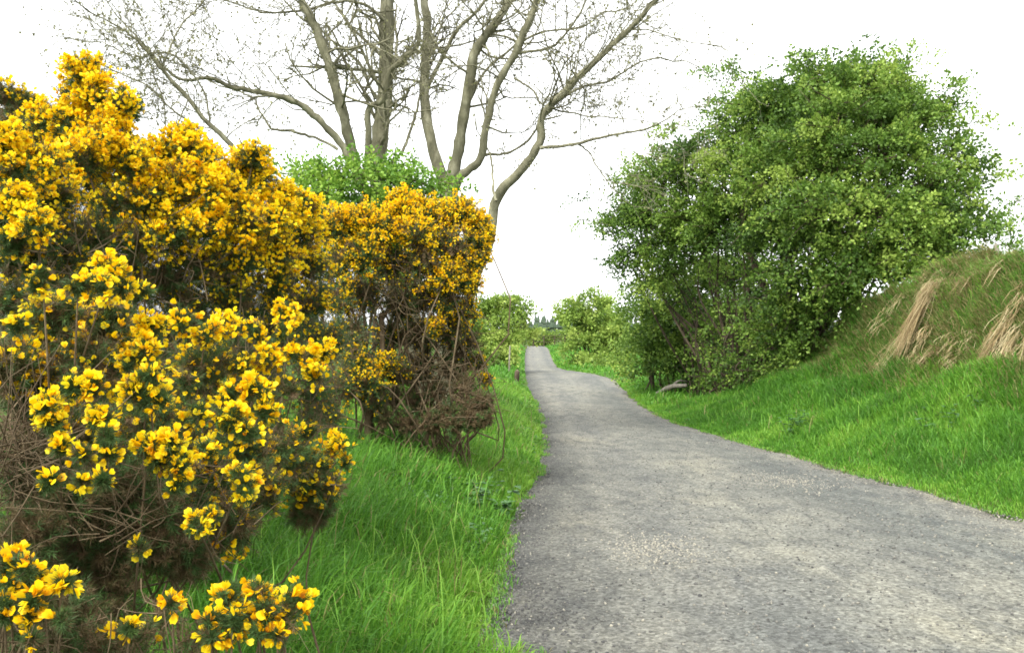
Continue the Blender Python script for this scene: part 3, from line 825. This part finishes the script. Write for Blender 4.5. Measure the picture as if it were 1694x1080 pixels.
G = Gorse()
foot = np.array([-1.05, 1.8, 0]); ends = []
for (px, py, Y, r_, fd, br) in [(10, 925, 1.65, 24, 1.0, .1), (40, 935, 1.65, 22, 1.0, .1), (15, 955, 1.65, 24, .9, .1), (45, 960, 1.65, 18, .9, .1), (70, 955, 1.7, 12, .7, .1), (103, 962, 1.65, 15, .8, .1), (10, 1000, 1.62, 14, .7, .2), (58, 995, 1.62, 14, .8, .1), (50, 1020, 1.62, 10, .7, .1), (103, 1025, 1.62, 12, .8, .1), (55, 1055, 1.6, 12, .8, .1), (8, 1020, 1.62, 8, .7, .1),
                                 (30, 960, 1.75, 50, .03, .6), (90, 1010, 1.8, 50, .0, .7), (40, 1050, 1.75, 50, 0, .8), (150, 1060, 1.8, 50, 0, .8), (130, 980, 1.9, 40, 0, .6)]:
    if fd < .1:
        for q in range(3): G.blob(px + N(0, 35), py + N(0, 20), Y + .1 + .15 * q, 55, 0, 60, 80, .02, brown=.6, up=.3, nlen=.02, wid=.0016)
    c, rr, base, Dv, L = G.blob(px, py, Y, r_ * 1.15, fd * 0.95, int(8 + r_ * 0.3), 70, 0.0195, brown=br * .7, up=0.35, nlen=0.016, wid=0.0015, fbias=-0.05)
    ends.append(c)
    for k in range(4):
        j = int(U(0, len(base))); G.st.tube([base[j], base[j] + Dv[j] * L[j]], [0.0016, 0.0008], 4)
G.stems(ends, foot, 0.006, 0.002, spread=0.06, wob=0.03)
G.twiggle(40, 1050, 1.7, 60, 30, .12, r=0.0014)
G.build("few flowered gorse shoot low in the left corner, loose flowers above brown spines", foot)

# ---------------------------------------------------------------- leafy trees and shrubs
LV = np.array([(0, 0, 0), (-.38, .12, .45), (.38, .12, .45), (0, -.05, 1.0), (0, .0, .45)], float)
LQ = []
LT = [(0, 4, 1), (0, 2, 4), (1, 4, 3), (4, 2, 3)]
QV = np.array([(0, 0, 0), (-.42, .1, .5), (0, -.05, 1.0), (.42, .1, .5)], float)
QQ = [(0, 3, 2, 1)]


def crown(mb, tw, lobes, sprays_m2, per, leaf, length, tone0, droop=0.25, shell=0.55, detail=True, density=None):
    """leaf sprays through the outer depth of a set of lobes; each spray is a thin arching twig with its leaves"""
    for lb in lobes:
        px, py, Y, r_px = lb[:4]
        dens = lb[4] if len(lb) > 4 else 1.0
        c = P(px, py, Y); r = r_px / F * Y
        n = max(6, int(sprays_m2 * dens * 4 * math.pi * r * r))
        m = max(2, n // 11)
        Dc = rand_dirs(m)
        cc = Dc * (r * (shell + (1 - shell) * U(0, 1, m) ** 0.8) * (1 + 0.12 * N(size=m)))[:, None] * np.array([1, 1, 0.92])
        ci = rng.integers(0, m, n)
        off = cc[ci] + N(0, 1, (n, 3)) * length * np.array([0.55, 0.55, 0.24])
        D = nrm(off)
        rad = np.linalg.norm(off, axis=1)
        base = c + off
        ct = N(0, 0.19, m)
        gd = nrm(D + 0.55 * rand_dirs(n) + np.array([0, 0, 0.25]))
        L = length * U(0.5, 1.5, n)
        t = np.clip(U(0.0, 1.05, (n, per)), 0, 1)
        pts = base[:, None] + gd[:, None] * (L[:, None] * t)[..., None]
        pts[..., 2] -= droop * L[:, None] * t ** 2
        sd = rand_dirs(n * per).reshape(n, per, 3)
        pts = pts + sd * leaf * 0.8
        ld = nrm(sd + gd[:, None] * 0.6 + np.array([0, 0, -0.15]))
        st = N(0, 0.10, n) + ct[ci] + tone0 + (U(0, 1) - 0.5) * 0.2
        tone = st[:, None] + N(0, 0.07, (n, per)) + 0.14 * (t - 0.5)
        s = leaf * U(0.6, 1.25, n * per)
        if detail:
            mb.scatter(LV, LQ, LT, pts.reshape(-1, 3), frames(ld.reshape(-1, 3)), s, np.clip(tone.ravel(), 0, 1))
        else:
            mb.scatter(QV, QQ, [], pts.reshape(-1, 3), frames(ld.reshape(-1, 3)), s, np.clip(tone.ravel(), 0, 1))
        if tw is not None:
            for k in range(m):
                e = c + cc[k]
                q = c * 0.85 + e * 0.15 - np.array([0, 0, 0.15 * r])
                tw.tube(spline([q, (q + e) / 2 + N(0, 0.12 * r, 3), e], 5), np.linspace(leaf * 0.2, leaf * 0.08, 5), 4)
            for k in range(0, n, 5):
                p = np.array([base[k] * 0.3 + (c + cc[ci[k]]) * 0.7, base[k], base[k] + gd[k] * L[k] * 0.8 - np.array([0, 0, droop * L[k] * 0.5])])
                tw.tube(p, [leaf * 0.22, leaf * 0.14, leaf * 0.06], 3)


def wood(mb, foot, end, r0, r1, sides=7, wob=0.15, n=12, bend=0.2):
    d = end - foot
    m1 = foot + d * 0.33 + np.array([N(0, wob), N(0, wob), bend * abs(d[2]) * 0.3])
    m2 = foot + d * 0.68 + np.array([N(0, wob), N(0, wob), bend * abs(d[2]) * 0.3])
    mb.tube(spline([foot, m1, m2, end], n), np.linspace(r0, r1, n), sides, 0.5, 0.06)


def gpt(px, Y, dz=-0.05):
    x = (px - CX) / F * Y
    return np.array([x, Y, float(zground(x, Y)) + dz])


# --- the big hawthorn on the right
H = [(1395, 140, 21.5, 55), (1350, 150, 22, 58), (1430, 150, 21.5, 50), (1480, 165, 21, 52), (1505, 195, 21, 50), (1310, 185, 22.5, 55), (1265, 195, 23, 48), (1225, 215, 24, 44), (1190, 180, 24.5, 24, .5),
     (1545, 260, 20.8, 48), (1575, 320, 20.4, 42), (1570, 375, 20, 44), (1450, 250, 20.3, 75), (1380, 235, 20.6, 72), (1520, 330, 19.8, 62), (1300, 270, 22, 70), (1220, 290, 23.5, 62), (1150, 275, 25, 48), (1105, 300, 26, 42), (1060, 310, 27, 34, .8),
     (1040, 365, 27, 34, .8), (1090, 370, 26, 48), (1150, 355, 25, 58), (1215, 370, 24, 62), (1290, 370, 22, 62), (1370, 340, 20, 70), (1440, 360, 19.5, 66), (1500, 400, 19.4, 52), (1550, 410, 19.6, 40), (1410, 430, 19.5, 52), (1460, 455, 19.5, 42), (1340, 420, 20.5, 52),
     (1060, 425, 27, 34), (1100, 445, 26.5, 38), (1150, 430, 25.5, 40, .55), (1130, 500, 26.5, 30, .4), (1200, 460, 24.5, 40, .35), (1270, 470, 23, 40, .7), (1330, 490, 21.2, 48), (1390, 500, 20.2, 42), (1350, 550, 21, 42), (1300, 540, 22, 40), (1310, 590, 21.8, 30), (1250, 560, 23, 34, .5), (1260, 605, 23, 24, .5), (1205, 580, 25, 30, .4), (1180, 540, 26, 28, .3), (1160, 600, 27, 28, .4), (1210, 520, 26, 34, .25), (1150, 555, 27, 30, .25), (1225, 610, 24, 20), (1150, 450, 29.5, 44), (1210, 470, 28.5, 48), (1140, 520, 30, 42), (1200, 540, 29, 44), (1255, 520, 27.5, 44), (1170, 590, 29.5, 34), (1230, 590, 28, 34), (1280, 590, 24.5, 28), (1110, 590, 30, 26), (1185, 622, 26.5, 16), (1250, 625, 23.6, 14), (1300, 615, 22.2, 16), (1330, 590, 21.6, 28),
     (1600, 440, 19.8, 20, .7), (1630, 300, 20.2, 26, .4), (1600, 220, 20.6, 26, .35), (1560, 160, 21, 28, .35), (1450, 115, 21.5, 24, .5), (1360, 105, 22, 24, .6), (1630, 375, 19.9, 26, .5), (1020, 385, 27.5, 22, .4), (1180, 150, 25, 20, .35), (1240, 155, 24, 22, .4), (1600, 235, 20.5, 26, .25), (1545, 150, 21, 34, .3), (1500, 115, 21.2, 26, .3), (1400, 90, 21.6, 18, .3), (1650, 330, 20, 24, .2), (1000, 330, 27.5, 30, .15), (1200, 140, 25, 40, .15), (1120, 240, 26, 34, .25), (995, 360, 27.4, 24, .2), (1655, 390, 19.8, 26, .3)]
tr = thing("hawthorn_tree", "big leafy green hawthorn tree leaning over the lane from the right bank", "tree", gpt(1280, 23.5, 0))
lv, tw, tk = MB(), MB(), MB()
crown(lv, tw, H, 31, 24, 0.082, 0.42, 0.62, droop=0.4, shell=0.3)
lobes3 = [P(*h[:3]) for h in H]
feet = [gpt(px, Y) for px, Y in ((1300, 22.3), (1318, 22), (1275, 23), (1240, 24), (1200, 26), (1335, 21.6), (1160, 28.5), (1225, 25))]
for k, c in enumerate(lobes3):
    d = [np.linalg.norm((c - f)[:2]) + 0.4 * N() for f in feet]
    f = feet[int(np.argmin(d))]
    e = c * 0.93 + f * 0.07
    wood(tk, f + N(0, 0.06, 3) * np.array([1, 1, 0]), e, U(0.025, 0.055), 0.012, 6, wob=0.18)
wood(tk, gpt(1300, 22.2), P(1308, 340, 21.3), 0.17, 0.09, 10, wob=0.12)
wood(tk, gpt(1290, 22.5), P(1230, 330, 23), 0.13, 0.06, 9, wob=0.15)
for k in range(240):                                   # the thicket of thin suckers at the foot
    px = U(1145, 1335); Y = np.interp(px, [1145, 1335], [28.5, 21.8]) + N(0, 0.4)
    f = gpt(px, Y)
    e = f + np.array([N(0, 0.25), N(0, 0.3), U(0.9, 3.0)])
    wood(tk, f, e, U(0.012, 0.035), 0.008, 5, wob=0.08, n=7)
tk.build("trunk", M['thornbark'], tr, True)
lv.build("crown", M['hawthorn'], tr)
tw.build("twigs", M['thornbark'], tr)


def shrub(name, label, cat, lobes, foot, sprays, per, leaf, length, tone, mat, group=None, stems=8, r0=0.05, detail=False, shell=0.4):
    t = thing(name, label, cat, (foot[0], foot[1], foot[2] + 0.05), group)
    lv, tk = MB(), MB()
    crown(lv, tk if detail else None, lobes, sprays, per, leaf, length, tone, detail=detail, shell=shell)
    for k, h in enumerate(lobes):
        wood(tk, foot + np.array([N(0, .25), N(0, .25), 0]), P(*h[:3]), r0 * U(0.6, 1.2), r0 * 0.25, 5, wob=0.12, n=8)
    tk.build("trunk", M['thornbark'], t, True)
    lv.build("crown", mat, t)
    return t


shrub("hawthorn_shrub", "round fresh green shrub at the left foot of the big hawthorn, by the lane bend", "shrub",
      [(1060, 490, 31, 26), (1090, 490, 30.5, 30), (1050, 530, 31, 24), (1085, 535, 30, 34), (1110, 560, 29.5, 32), (1065, 570, 30.5, 28), (1095, 600, 29.6, 28), (1060, 605, 30.5, 22), (1130, 600, 29, 26), (1120, 520, 30, 30)],
      gpt(1090, 30.3), 24, 20, 0.085, 0.4, 0.55, M['hawthorn'], detail=False)
shrub("roadside_tree", "rounded pale green tree right of the far lane, beyond the bend", "tree",
      [(955, 515, 63, 26), (985, 512, 63, 26), (940, 508, 63, 14, .7), (1000, 545, 62, 28), (965, 550, 62, 30), (948, 535, 63, 18), (975, 580, 61, 26), (1010, 580, 61, 24), (950, 585, 62, 16), (1030, 560, 61, 24), (1020, 520, 63, 20)],
      gpt(980, 62), 7, 20, 0.18, 0.5, 0.5, M['spring'], "far hedge trees", r0=0.08)
shrub("roadside_tree", "rounded pale green tree left of the far lane, behind the farther gorse", "tree",
      [(800, 518, 47, 28), (830, 512, 47, 26), (856, 514, 47, 20), (872, 512, 47, 11, .7), (868, 535, 47, 13), (845, 545, 46, 26), (810, 555, 46, 28), (780, 560, 46, 24), (770, 525, 47, 24), (855, 550, 47, 16), (800, 590, 45, 20), (830, 580, 45, 20)],
      gpt(815, 46), 9, 20, 0.15, 0.4, 0.5, M['spring'], "far hedge trees", r0=0.07)
shrub("hedge_shrub", "low pale green shrub on the far right verge, in front of the rounded tree", "shrub",
      [(1000, 600, 52, 14), (1025, 598, 50, 18), (980, 606, 54, 10), (1035, 575, 50, 16)], gpt(1015, 51), 10, 18, 0.15, 0.5, 0.45, M['spring'], r0=0.03)
shrub("leafy_shrub", "bright green leafy shrub between the gorse and the bare tree", "shrub",
      [(480, 320, 12.5, 30, .6), (520, 305, 12.5, 30), (555, 300, 12.6, 34), (600, 300, 12.6, 36), (640, 310, 12.7, 36), (680, 310, 12.7, 30), (710, 310, 12.8, 26), (560, 340, 12.5, 40), (620, 350, 12.5, 40), (680, 350, 12.7, 36), (520, 350, 12.4, 34), (600, 420, 12.5, 60), (680, 420, 12.7, 50), (735, 330, 12.8, 16, .7)],
      gpt(620, 12.7), 70, 20, 0.055, 0.3, 0.6, M['bright'], r0=0.03, detail=True)
shrub("hawthorn_shrub", "thin leafy hawthorn sapling on the right bank top by a fence post", "shrub",
      [(1650, 385, 17.5, 16, .6), (1680, 390, 17.3, 18, .6), (1700, 405, 17.2, 20, .6), (1625, 395, 17.8, 12, .5), (1730, 400, 17, 24, .6)], gpt(1690, 17.6), 30, 14, 0.06, 0.3, 0.55, M['hawthorn'], r0=0.015)

# ---------------------------------------------------------------- the bare trees
TY = 16.0


class Bare:
    def __init__(self, dens=1.6):
        self.dens = dens
        self.limbs, self.tw, self.bd = [], MB(), MB()

    def twig(self, p, d, L, r, level, up=0.25):
        n = 5 if level else 4
        pts = [p]; dd = d.copy()
        for k in range(n):
            dd = nrm(dd + N(0, 0.26, 3) + np.array([0, 0, up * 0.22]))
            pts.append(pts[-1] + dd * L / n)
        pts = np.array(pts)
        self.tw.tube(pts, np.maximum(np.linspace(r, r * 0.45, n + 1), 0.0035), 4 if level else 3)
        if level:
            m = 3 + int(U(0, 3.0))
            for k in range(m):
                t = U(0.25, 1.0)
                i = min(int(t * n), n - 1)
                q = pts[i] * (1 - (t * n - i)) + pts[i + 1] * (t * n - i)
                sd = nrm(nrm(pts[i + 1] - pts[i]) * 0.8 + rand_dirs(1)[0] * 0.9)
                self.twig(q, sd, L * U(0.35, 0.65), r * 0.55, level - 1, up)
        else:
            k = int(U(0, 4))
            i = rng.integers(1, n + 1, k)
            b = pts[i] + N(0, 0.005, (k, 3))
            self.bd.scatter(QV, QQ, [], b, frames(nrm(rand_dirs(k) + np.array([0, 0, .3]))), U(0.025, 0.06, k), U(0, 1, k))

    def limb(self, px, depth0, depth1, w0, w1, side=6, slen=1.3, tw_from=0.3, level=2):
        """px: traced course (px, py); depth runs from depth0 to depth1 so the limbs spread in the round"""
        k = np.linspace(0, 1, len(px))
        pts = np.array([P(x, y, depth0 + (depth1 - depth0) * t) for (x, y), t in zip(px, k)])
        n = len(px) * 5
        sp = spline(pts, n)
        rad = np.linspace(w0 * 0.55, w1 * 0.68, n) / 2 / F * TY
        jit = np.cumsum(N(0, 0.012, (n, 3)), axis=0)
        jit -= np.linspace(0, 1, n)[:, None] * jit[-1]
        sp = sp + jit * 0.8
        mb = MB(); mb.tube(sp, rad * (1 + 0.05 * N(size=n)), 12 if w0 > 12 else 6, 0.5, 0.06)
        self.limbs.append(mb)
        for _ in range(int(side * self.dens)):
            t = U(tw_from, 1.0)
            i = min(int(t * (n - 1)), n - 2)
            tan = nrm(sp[i + 1] - sp[i])
            d = nrm(tan * 0.7 + rand_dirs(1)[0] * np.array([1, 0.8, 1]) * 0.9)
            self.twig(sp[i], d, slen * U(0.5, 1.25), max(0.007, rad[i] * 0.26), level)
        e = nrm(sp[-1] - sp[-3])
        self.twig(sp[-1], e, slen, rad[-1] * 0.9, level)

    def build(self, name, label, cat, foot):
        t = thing(name, label, cat, foot)
        for k, mb in enumerate(self.limbs):
            mb.build("trunk" if k == 0 else "limb", M['bark'], t, True)
        self.tw.build("twigs", M['bark'], t, True)
        self.bd.build("leaves", M['buds'], t)
        return t


T = Bare()
foot = gpt(720, TY, 0)
fx, fy = 720, CY + F * (EYE - foot[2] + 0.15) / TY
T.limb([(fx, fy), (690, 560), (655, 430), (625, 300), (630, 210), (638, 110), (641, 0), (650, -130), (640, -260)], TY, TY + 0.4, 62, 30, side=16, slen=1.5, tw_from=.45)
T.limb([(fx - 6, fy), (660, 500), (620, 360), (585, 270), (567, 190), (550, 120), (525, 55), (500, 0), (470, -90)], TY, TY - 1.0, 44, 15, side=13, slen=1.4, tw_from=.5)
T.limb([(590, 280), (560, 230), (530, 195), (490, 168), (440, 154), (390, 145), (345, 128), (300, 130), (255, 95)], TY - .7, TY - 1.6, 22, 5, side=12, slen=1.5)
T.limb([(fx, fy), (735, 500), (742, 380), (728, 290), (712, 220), (704, 130), (706, 50), (700, -30), (705, -150)], TY, TY + 1.2, 46, 17, side=12, slen=1.3, tw_from=.55)
T.limb([(706, 140), (728, 95), (752, 50), (790, 15), (820, -30)], TY + .8, TY + .4, 14, 7, side=7, slen=1.2)
T.limb([(fx + 4, fy), (740, 480), (742, 340), (758, 260), (772, 180), (782, 110), (800, 65), (838, 10), (870, -60)], TY, TY - .5, 46, 16, side=12, slen=1.4, tw_from=.5)
T.limb([(745, 330), (765, 285), (793, 258), (806, 200), (822, 140), (850, 88), (872, 40), (892, -10), (915, -80)], TY - .2, TY - 1.2, 26, 14, side=12, slen=1.4)
T.limb([(fx + 10, fy), (770, 520), (808, 400), (822, 330), (865, 285), (893, 240), (902, 190), (950, 138), (1008, 78), (1055, 35), (1095, -8), (1130, -60)], TY, TY - 1.6, 36, 8, side=16, slen=1.5, tw_from=.5)
T.limb([(893, 245), (935, 240), (985, 226), (1030, 217), (1065, 215)], TY - .9, TY - 1.6, 11, 4, side=7, slen=1.2)
T.limb([(955, 240), (975, 255), (988, 280), (1005, 300)], TY - 1.1, TY - 1.2, 5, 3, side=4, slen=.7, level=1)
T.limb([(905, 185), (930, 165), (965, 150), (1010, 140), (1050, 110), (1090, 95)], TY - 1, TY - .2, 9, 4, side=8, slen=1.4)
T.limb([(795, 258), (840, 254), (868, 236), (892, 205), (920, 165), (950, 110)], TY - .3, TY + .3, 9, 4, side=6, slen=1.1)
T.limb([(822, 335), (815, 300), (813, 262)], TY - .9, TY - .5, 9, 5, side=2, slen=.7, level=1)
T.limb([(600, 300), (608, 240), (608, 185), (630, 165), (642, 120), (668, 95), (688, 75), (690, 20), (680, -40)], TY - .3, TY - 1.4, 20, 8, side=8, slen=1.1)
T.limb([(650, 275), (672, 240), (685, 190), (700, 150), (715, 100)], TY, TY + .9, 10, 5, side=5, slen=1.1)
T.limb([(560, 245), (520, 226), (480, 220), (445, 216), (428, 190), (420, 165), (385, 148)], TY - .8, TY - .4, 9, 4, side=8, slen=1.3)
T.limb([(622, 165), (600, 115), (570, 85), (540, 60)], TY + .3, TY + .9, 10, 6, side=5, slen=1.2)
T.limb([(770, 190), (800, 130), (835, 90), (900, 55), (960, 45), (1000, 20)], TY - .2, TY + .9, 10, 4, side=8, slen=1.4)
T.limb([(850, 88), (900, 80), (930, 60), (960, 20), (980, -40)], TY - .8, TY - 1.5, 9, 4, side=8, slen=1.4)
T.limb([(640, 40), (600, 10), (560, 5), (500, 20), (440, 20), (400, 10)], TY, TY - .8, 10, 4, side=9, slen=1.5)
T.limb([(850, 130), (880, 150), (900, 172), (960, 190), (1010, 195)], TY - .7, TY - 1.0, 6, 3, side=6, slen=1.1)
T.build("bare_tree", "large grey many stemmed tree just coming into bud, bare against the white sky", "tree", (foot[0], foot[1], foot[2]))

T = Bare(1.5)
foot = gpt(470, 14, 0)
TY = 14.0
fy = CY + F * (EYE - foot[2] + 0.15) / TY
T.limb([(470, fy), (455, 480), (430, 330), (388, 248), (340, 200), (300, 150), (265, 110), (230, 70), (205, 50)], TY, TY - .6, 22, 5, side=16, slen=1.3, tw_from=.35)
T.limb([(425, 320), (370, 270), (330, 215), (285, 180), (240, 140), (190, 118)], TY, TY + .7, 8, 4, side=9, slen=1.2)
T.limb([(345, 205), (335, 150), (300, 100), (260, 85), (220, 95), (170, 70)], TY - .3, TY - .8, 7, 3, side=10, slen=1.2)
T.limb([(310, 165), (290, 220), (275, 225), (268, 170), (250, 110)], TY - .4, TY - .4, 5, 3, side=5, slen=.9)
T.limb([(270, 112), (290, 60), (320, 20), (350, -20)], TY - .5, TY - .1, 6, 3, side=9, slen=1.2)
T.build("bare_tree", "thin twiggy budding tree rising behind the tall gorse, left of the large grey tree", "tree", (foot[0], foot[1], foot[2]))

# ---------------------------------------------------------------- small things along the lane


def post(mb, x, Y, h, w, lean=0.0):
    z = float(zground(x, Y))
    p = np.array([[x, Y, z - 0.25], [x + lean * .3, Y, z + h * 0.3], [x + lean * .65, Y, z + h * 0.7], [x + lean, Y, z + h]])
    mb.tube(p, [w * 0.52, w * 0.5, w * 0.5, w * 0.47], 9, 0.5, 0.03)


# wire fence on top of the bank
t = thing("wire_fence", "old post and wire fence along the top of the right bank", "fence", gpt(1650, 17.8, 0))
pp = [(8.4, 21.5), (9.62, 18.0), (9.9, 14.0)]
tops = []
for x, Y in pp:
    mb = MB(); post(mb, x, Y, 0.72, 0.11, N(0, 0.03)); mb.build("post", M['post'], t, True)
    tops.append((x, Y, float(zground(x, Y))))
for hgt in (0.25, 0.45, 0.64):
    mb = MB()
    for a, b in zip(tops[:-1], tops[1:]):
        s = np.linspace(0, 1, 7)[:, None]
        p = np.array(a) * (1 - s) + np.array(b) * s + np.array([-0.062, 0, hgt]) - np.array([0, 0, 0.02]) * np.sin(s * math.pi)
        mb.tube(p, 0.003, 4)
    mb.build("wire", M['wire'], t)

# short stakes on the left verge
t = gpt(861, 34, 0)
mb = MB(); post(mb, t[0] - 0.15, 34, 0.42, 0.2, 0.03)
o = mb.build("stump_post", M['thornbark'], None, True); o['label'] = "short dark stump of a post at the left edge of the far lane"; o['category'] = "post"
mb = MB(); post(mb, (842 - CX) / F * 38, 38, 1.2, 0.07, 0.04)
o = mb.build("wooden_stake", M['post'], None, True); o['label'] = "slim pale wooden stake in the left verge before the far tree"; o['category'] = "post"

# field fence and hedge where the lane goes over the rise
t = thing("rail_fence", "low weathered rail fence across the end of the far lane", "fence", (3.0, 128, float(zground(3.0, 128))))
xs_ = np.linspace(-3, 9, 9)
for x in xs_:
    mb = MB(); post(mb, x, 128, 1.5, 0.16); mb.build("post", M['thornbark'], t, True)
for hgt in (0.7, 1.15, 1.5):
    mb = MB()
    zz = zground(xs_, np.full(9, 128.0)) + hgt
    mb.tube(np.stack([xs_, np.full(9, 127.85), zz], -1), 0.035, 6)
    mb.build("rail", M['thornbark'], t, True)
lb = [(px, U(553, 566), 134, U(9, 13)) for px in np.linspace(868, 945, 9)]
shrub("field_hedge", "low olive hedge behind the rail fence at the end of the lane", "hedge", lb, gpt(905, 134), 2.2, 16, 0.3, 0.9, 0.3, M['spring'], r0=0.05)

# far-off conifer wood on the skyline
fw = MB()
for k in range(900):
    x = U(-260, 330); Y = U(420, 470); h = U(7, 12)
    z = float(zroad(Y)) + 0.3
    s = 6
    a = np.arange(s) * 2 * math.pi / s + U(0, 6)
    for lvl, (zz, rr) in enumerate(((0.1, 0.24), (0.42, 0.16), (0.7, 0.09))):
        ring = np.stack([x + np.cos(a) * h * rr * U(.8, 1.2, s), Y + np.sin(a) * h * rr, np.full(s, z + h * zz) + U(-.3, .3, s)], -1)
        v = np.concatenate([ring, [[x, Y, z + h * min(1, zz + 0.45)]]])
        fw.add(v, None, [(i, (i + 1) % s, s) for i in range(s)])
o = fw.build("distant_wood", M['conifer']); o['kind'] = 'stuff'; o['label'] = "dark line of distant conifers on the skyline beyond the lane"

# fallen branch below the hawthorn
fb = MB()
a, b = gpt(1085, 29.2, 0.05), gpt(1135, 27.8, 0.35)
fb.tube(spline([a, (a + b) / 2 + np.array([0, 0, .12]), b], 9), np.linspace(0.10, 0.06, 9), 8, 0.5, 0.08)
m_ = (a + b) / 2
fb.tube(spline([m_ + np.array([0, 0, .1]), m_ + np.array([.25, -.1, .32]), m_ + np.array([.5, -.1, .3])], 6), np.linspace(0.05, 0.02, 6), 6, 0.5, 0.08)
o = fb.build("fallen_branch", M['post'], None, True); o['label'] = "pale forked dead branch lying on the verge under the hawthorn"; o['category'] = "branch"


def weed(px, py, Y, n, ln, label, name="nettle_plant", spread=0.16, hgt=0.3):
    x = (px - CX) / F * Y
    z = float(zground(x, Y))
    t = thing(name, label, "weed", (x, Y, z), "broad leaved weeds in the verges")
    st, lf = MB(), MB()
    for k in range(n):
        b = np.array([x + N(0, spread * .5), Y + N(0, spread * .5), 0]); b[2] = float(zground(b[0], b[1]))
        e = b + np.array([N(0, spread * .4), N(0, spread * .6), hgt * U(.5, 1.1)])
        p = spline([b, (b + e) / 2 + N(0, .02, 3), e], 6)
        st.tube(p, np.linspace(.005, .002, 6), 4)
        m = 12
        i = rng.integers(1, 6, m)
        az = U(0, 6.28, m)
        d = np.stack([np.cos(az), np.sin(az), U(-.3, .35, m)], -1)
        lf.scatter(LV, LQ, LT, p[i], frames(d, np.zeros(m)), ln * U(.6, 1.2, m), U(.2, 1, m))
    st.build("stem", M['weed'], t); lf.build("leaves", M['weed'], t)


weed(800, 735, 8.4, 16, .09, "dark leafy nettle clump at the foot of the farther gorse, by the lane", spread=.3, hgt=.24)
weed(770, 725, 8.9, 10, .09, "second leafy nettle clump under the bare gorse legs", spread=.3, hgt=.25)
weed(405, 950, 2.9, 5, .10, "dark dock leaf rosette in grass below the near gorse", "dock_plant", .12, .22)
weed(480, 1060, 2.3, 7, .07, "small dark leaved weed under the low gorse sprig", "dock_plant", .12, .25)
weed(1310, 640, 15.5, 9, .10, "pale hogweed clump on the slope below the hawthorn", "hogweed_plant", .35, .35)
weed(1570, 640, 12.4, 9, .09, "dark dock clump below the hanging dry grass", "dock_plant", .35, .28)
